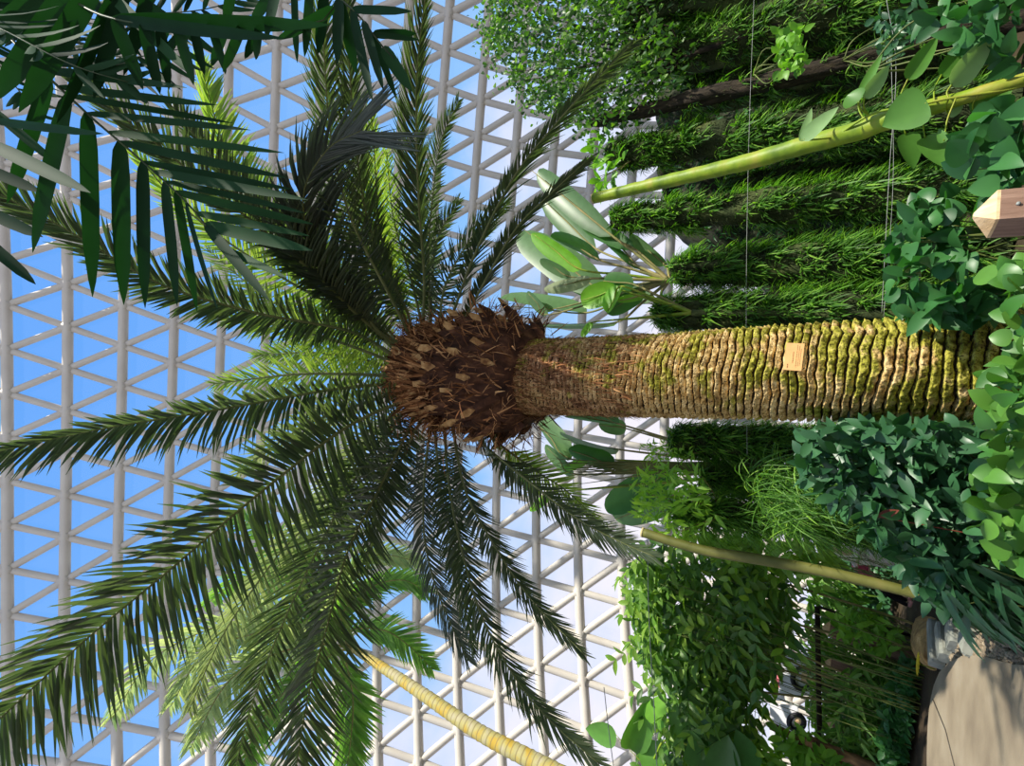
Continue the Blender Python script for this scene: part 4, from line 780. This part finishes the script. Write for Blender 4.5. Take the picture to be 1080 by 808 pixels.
# yellow flower
q = PG(983, 705, 0); e = empty('yellow_flower', 'bright yellow flower beside the path corner', 'flower'); mb = MB(); tube(mb, [q-[0, 0, .04], q+[0, 0, .14]], .008, 6); mb.build('stem', M_stalk, e)
mb = MB(); a = np.linspace(0, 2*math.pi, 16, endpoint=False); strips(mb, np.tile(q+[0, 0, .14], (16, 1)), np.stack([np.cos(a), np.sin(a), .35+0*a], 1), [0, 0, 1.], .19, .1, .2, OVAL, .1); mb.build('petals', M_yel, e)
# white panels and ring sign beyond the bush
M_wp = plain('white_panel', (.75, .75, .78)); M_bk = plain('black_paint', (.02, .02, .025)); M_pk = plain('pink_print', (.8, .22, .25)); M_bl = plain('pale_blue_print', (.5, .68, .82))
def panel(label, c4, Y, deco, name='display_panel'):
    e = empty(name, label, 'sign', 'white display panels behind the bush'); cs = [PY(*c, Y) for c in c4]; mb = MB(); n = np.array([0, .04, 0]); mb.add(list(cs)+[c+n for c in cs], [[0, 1, 2, 3], [7, 6, 5, 4], [0, 4, 5, 1], [1, 5, 6, 2], [2, 6, 7, 3], [3, 7, 4, 0]]); mb.build('board', M_wp, e, smooth=False)
    lo = min(cs, key=lambda c: c[2])
    mb = MB()
    for c in sorted(cs, key=lambda c: c[2])[:2]:
        mb = MB(); tube(mb, [c+[0, .02, .1], [c[0], c[1]+.02, -.03]], .03, 8); mb.build('leg', M_wire, e)
    deco(e, Y)
def ring(e, Y, u=847, v=716, r=11):
    mb = MB(); pts = [PY(u+r*math.cos(a), v+r*math.sin(a), Y-.03) for a in np.linspace(0, 2*math.pi, 33)]; tube(mb, pts, .06, 8); mb.build('ring_mark', M_bk, e)
    mb = MB(); c = PY(u+3, v, Y-.02); box(mb, c, [.12, 0, 0], [0, .01, 0], [0, 0, .1]); mb.build('square_mark', M_woodtop, e, smooth=False)
def pink(e, Y):
    mb = MB(); cs = [PY(u, v, Y-.02) for u, v in ((812, 703), (820, 703), (824, 728), (818, 722))]; mb.add(cs+[c+[0, .015, 0] for c in cs], [[0, 1, 2, 3], [0, 4, 5, 1], [2, 6, 7, 3]]); mb.build('pink_mark', M_pk, e, smooth=False)
panel('white display panel with a black ring mark beyond the fence rail', [(822, 690), (862, 690), (862, 734), (822, 734)], 14.6, ring)
panel('white display panel with a pink corner mark behind the bush', [(803, 700), (822, 702), (828, 740), (812, 738)], 14.9, pink)
panel('lower white display panel with black ring at the bottom edge', [(812, 742), (842, 745), (842, 800), (812, 800)], 14.7, lambda e, Y: ring(e, Y, 840, 762, 8))
# wires
def wire(label, pts, r=.006):
    mb = MB(); tube(mb, spline([PY(*p) for p in pts], 30), r, 5); tag(mb.build('wire', M_wire), label, 'wire', 'thin support wires')
wire('thin wire hanging across the columns left of the plaque', [(796, -20, 7.6), (791, 110, 7.6), (788, 230, 7.6), (787, 345, 7.6), (788, 480, 7.6)], .003)
wire('thin wire crossing behind the pothos leaves above the post', [(935, 0, 7.0), (945, 70, 7.0), (938, 180, 7.0), (930, 330, 7.0)], .003)
wire('second thin wire just right of the one crossing behind the pothos leaves', [(940, 60, 7.1), (942, 190, 7.1), (932, 335, 7.1)], .0025)
wire('vertical cable in front of the dome near the bush', [(683, 570, 9.0), (684, 640, 9.0), (688, 720, 9.0)], .008)
wire('cable rising through the large pothos leaves', [(637, 725, 8.6), (642, 770, 8.6), (650, 830, 8.6)], .008)
wire('cable right of the large pothos leaves by the bush', [(689, 730, 8.6), (691, 770, 8.6), (694, 830, 8.6)], .008)
# ------------------------------------------------------------------ people
M_skin = plain('skin', (.62, .4, .3)); M_hair = plain('black_hair', (.012, .01, .012)); M_pale = plain('pale_cloth', (.8, .74, .7)); M_pink = plain('pink_cloth', (.9, .14, .3)); M_black = plain('black_cloth', (.02, .02, .025)); M_shoe = plain('pink_shoe', (.85, .42, .42)); M_mask = plain('white_mask', (.8, .8, .85))
def skin(name, verts, edges, rad, mat, parent, root=0, sub=2):
    me = bpy.data.meshes.new(name); me.from_pydata([tuple(v) for v in verts], edges, []); o = bpy.data.objects.new(name, me); COL.objects.link(o); o.parent = parent; me.materials.append(mat)
    mo = o.modifiers.new('skin', 'SKIN'); mo.use_smooth_shade = True
    for i, r in enumerate(rad): me.skin_vertices[0].data[i].radius = (r, r) if not isinstance(r, tuple) else r
    for i in range(len(verts)): me.skin_vertices[0].data[i].use_root = (i == root)
    if sub: o.modifiers.new('sub', 'SUBSURF').levels = sub; o.modifiers['sub'].render_levels = sub
    return o
def person(label, foot, H, face, top_mat, leg_mat, shoe_mat, lean=0., mask=True, hat=None, long_coat=False):
    e = empty('person', label, 'person'); k = H/1.7; fx = np.array([math.cos(face), math.sin(face), 0]); sd = np.array([-fx[1], fx[0], 0]); up = np.array([0, 0, 1.]); o = np.asarray(foot, float)
    def q(s, f, z): return o+k*(sd*s+fx*(f+lean*max(z-.35, 0))+up*z)
    names = {}; V = []; E = []; Rd = []
    def add(n, s, f, z, r, link=None):
        names[n] = len(V); V.append(q(s, f, z)); Rd.append(r*k)
        if link is not None: E.append((names[link], names[n]))
    add('pel', 0, 0, .93, .13); add('wst', 0, 0, 1.08, .115, 'pel'); add('chs', 0, 0, 1.28, .14, 'wst'); add('nk', 0, .01, 1.45, .055, 'chs'); add('hd0', 0, .03, 1.52, .07, 'nk'); add('hd1', 0, .03, 1.6, .088, 'hd0'); add('hd2', 0, .02, 1.66, .07, 'hd1'); add('nose', 0, .12, 1.575, .014, 'hd1')
    for sg, n in ((1, 'l'), (-1, 'r')):
        add(n+'sh', sg*.17, 0, 1.38, .055, 'chs'); add(n+'el', sg*.22, .02, 1.1, .04, n+'sh'); add(n+'wr', sg*.17, .22, 1.02, .027, n+'el'); add(n+'pm', sg*.15, .29, 1.03, .032, n+'wr')
        for fi in range(4): add(f'{n}f{fi}', sg*(.125+.02*fi), .35, 1.04-.004*fi, .009, n+'pm'); add(f'{n}g{fi}', sg*(.12+.02*fi), .375, 1.02, .008, f'{n}f{fi}')
        add(n+'th', sg*.11, .31, 1.06, .01, n+'pm')
        add(n+'hp', sg*.09, 0, .88, .095, 'pel'); add(n+'kn', sg*.1, .02, .48, .06, n+'hp'); add(n+'an', sg*.1, -.02, .09, .038, n+'kn'); add(n+'to', sg*.11, .12, .035, .035, n+'an')
        add(n+'ear', sg*.09, .02, 1.58, .016, 'hd1')
    skin('body', V, E, Rd, M_skin, e)
    g = lambda *ns: [V[names[x]] for x in ns]
    # top garment (torso and sleeves), trousers, shoes, hair
    n_ = ['pel', 'wst', 'chs', 'lsh', 'lel', 'lwr', 'rsh', 'rel', 'rwr']; skin('top', g(*n_), [(0, 1), (1, 2), (2, 3), (3, 4), (4, 5), (2, 6), (6, 7), (7, 8)], [x*k for x in (.155 if not long_coat else .19, .145, .165, .075, .06, .048, .075, .06, .048)], top_mat, e)
    n_ = ['pel', 'lhp', 'lkn', 'lan', 'rhp', 'rkn', 'ran']; skin('trousers', g(*n_), [(0, 1), (1, 2), (2, 3), (0, 4), (4, 5), (5, 6)], [x*k for x in (.135, .11, .078, .058, .11, .078, .058)], leg_mat, e)
    for s in 'lr':
        a, b = V[names[s+'an']], V[names[s+'to']]; skin('shoe', [a-fx*.03*k-up*.03*k, (a+b)/2-up*.01*k, b+fx*.05*k], [(0, 1), (1, 2)], [.05*k, .05*k, .042*k], shoe_mat, e)
    h = V[names['hd1']]; skin('hair', [h+up*.03*k-fx*.02*k, h+up*.075*k-fx*.02*k, h-fx*.07*k-up*.02*k, h-fx*.07*k-up*.12*k], [(0, 1), (0, 2), (2, 3)], [.1*k, .07*k, .07*k, .045*k], M_hair, e)
    if mask:
        skin('face_mask', [h+fx*.075*k-up*.055*k+sd*.05*k, h+fx*.1*k-up*.05*k, h+fx*.075*k-up*.055*k-sd*.05*k], [(0, 1), (1, 2)], [.025*k, .04*k, .025*k], M_mask, e, root=1)
    for sg in (1, -1):
        mb = MB(); c = h+fx*.088*k+sd*sg*.032*k+up*.0*k; tube(mb, [c-fx*.01*k, c+fx*.006*k], .011*k, 8); mb.build('eye', M_hair, e)
    return e
ft = PG(962, 637, 0.0); print('foot', ft)
person('child in pink top and pink shoes with black hair leaning forward beyond the shrub', ft, 1.22, -.35, M_pink, M_black, M_shoe, lean=.8)
ft2 = PG(972, 604, 0.0); person('adult in pale loose clothing half hidden behind the shrub', ft2+np.array([0, .2, 0]), 1.6, -2.3, M_pale, M_pale, M_black, long_coat=True)
print('objects', len(bpy.data.objects), 'verts', sum(len(m.vertices) for m in bpy.data.meshes))
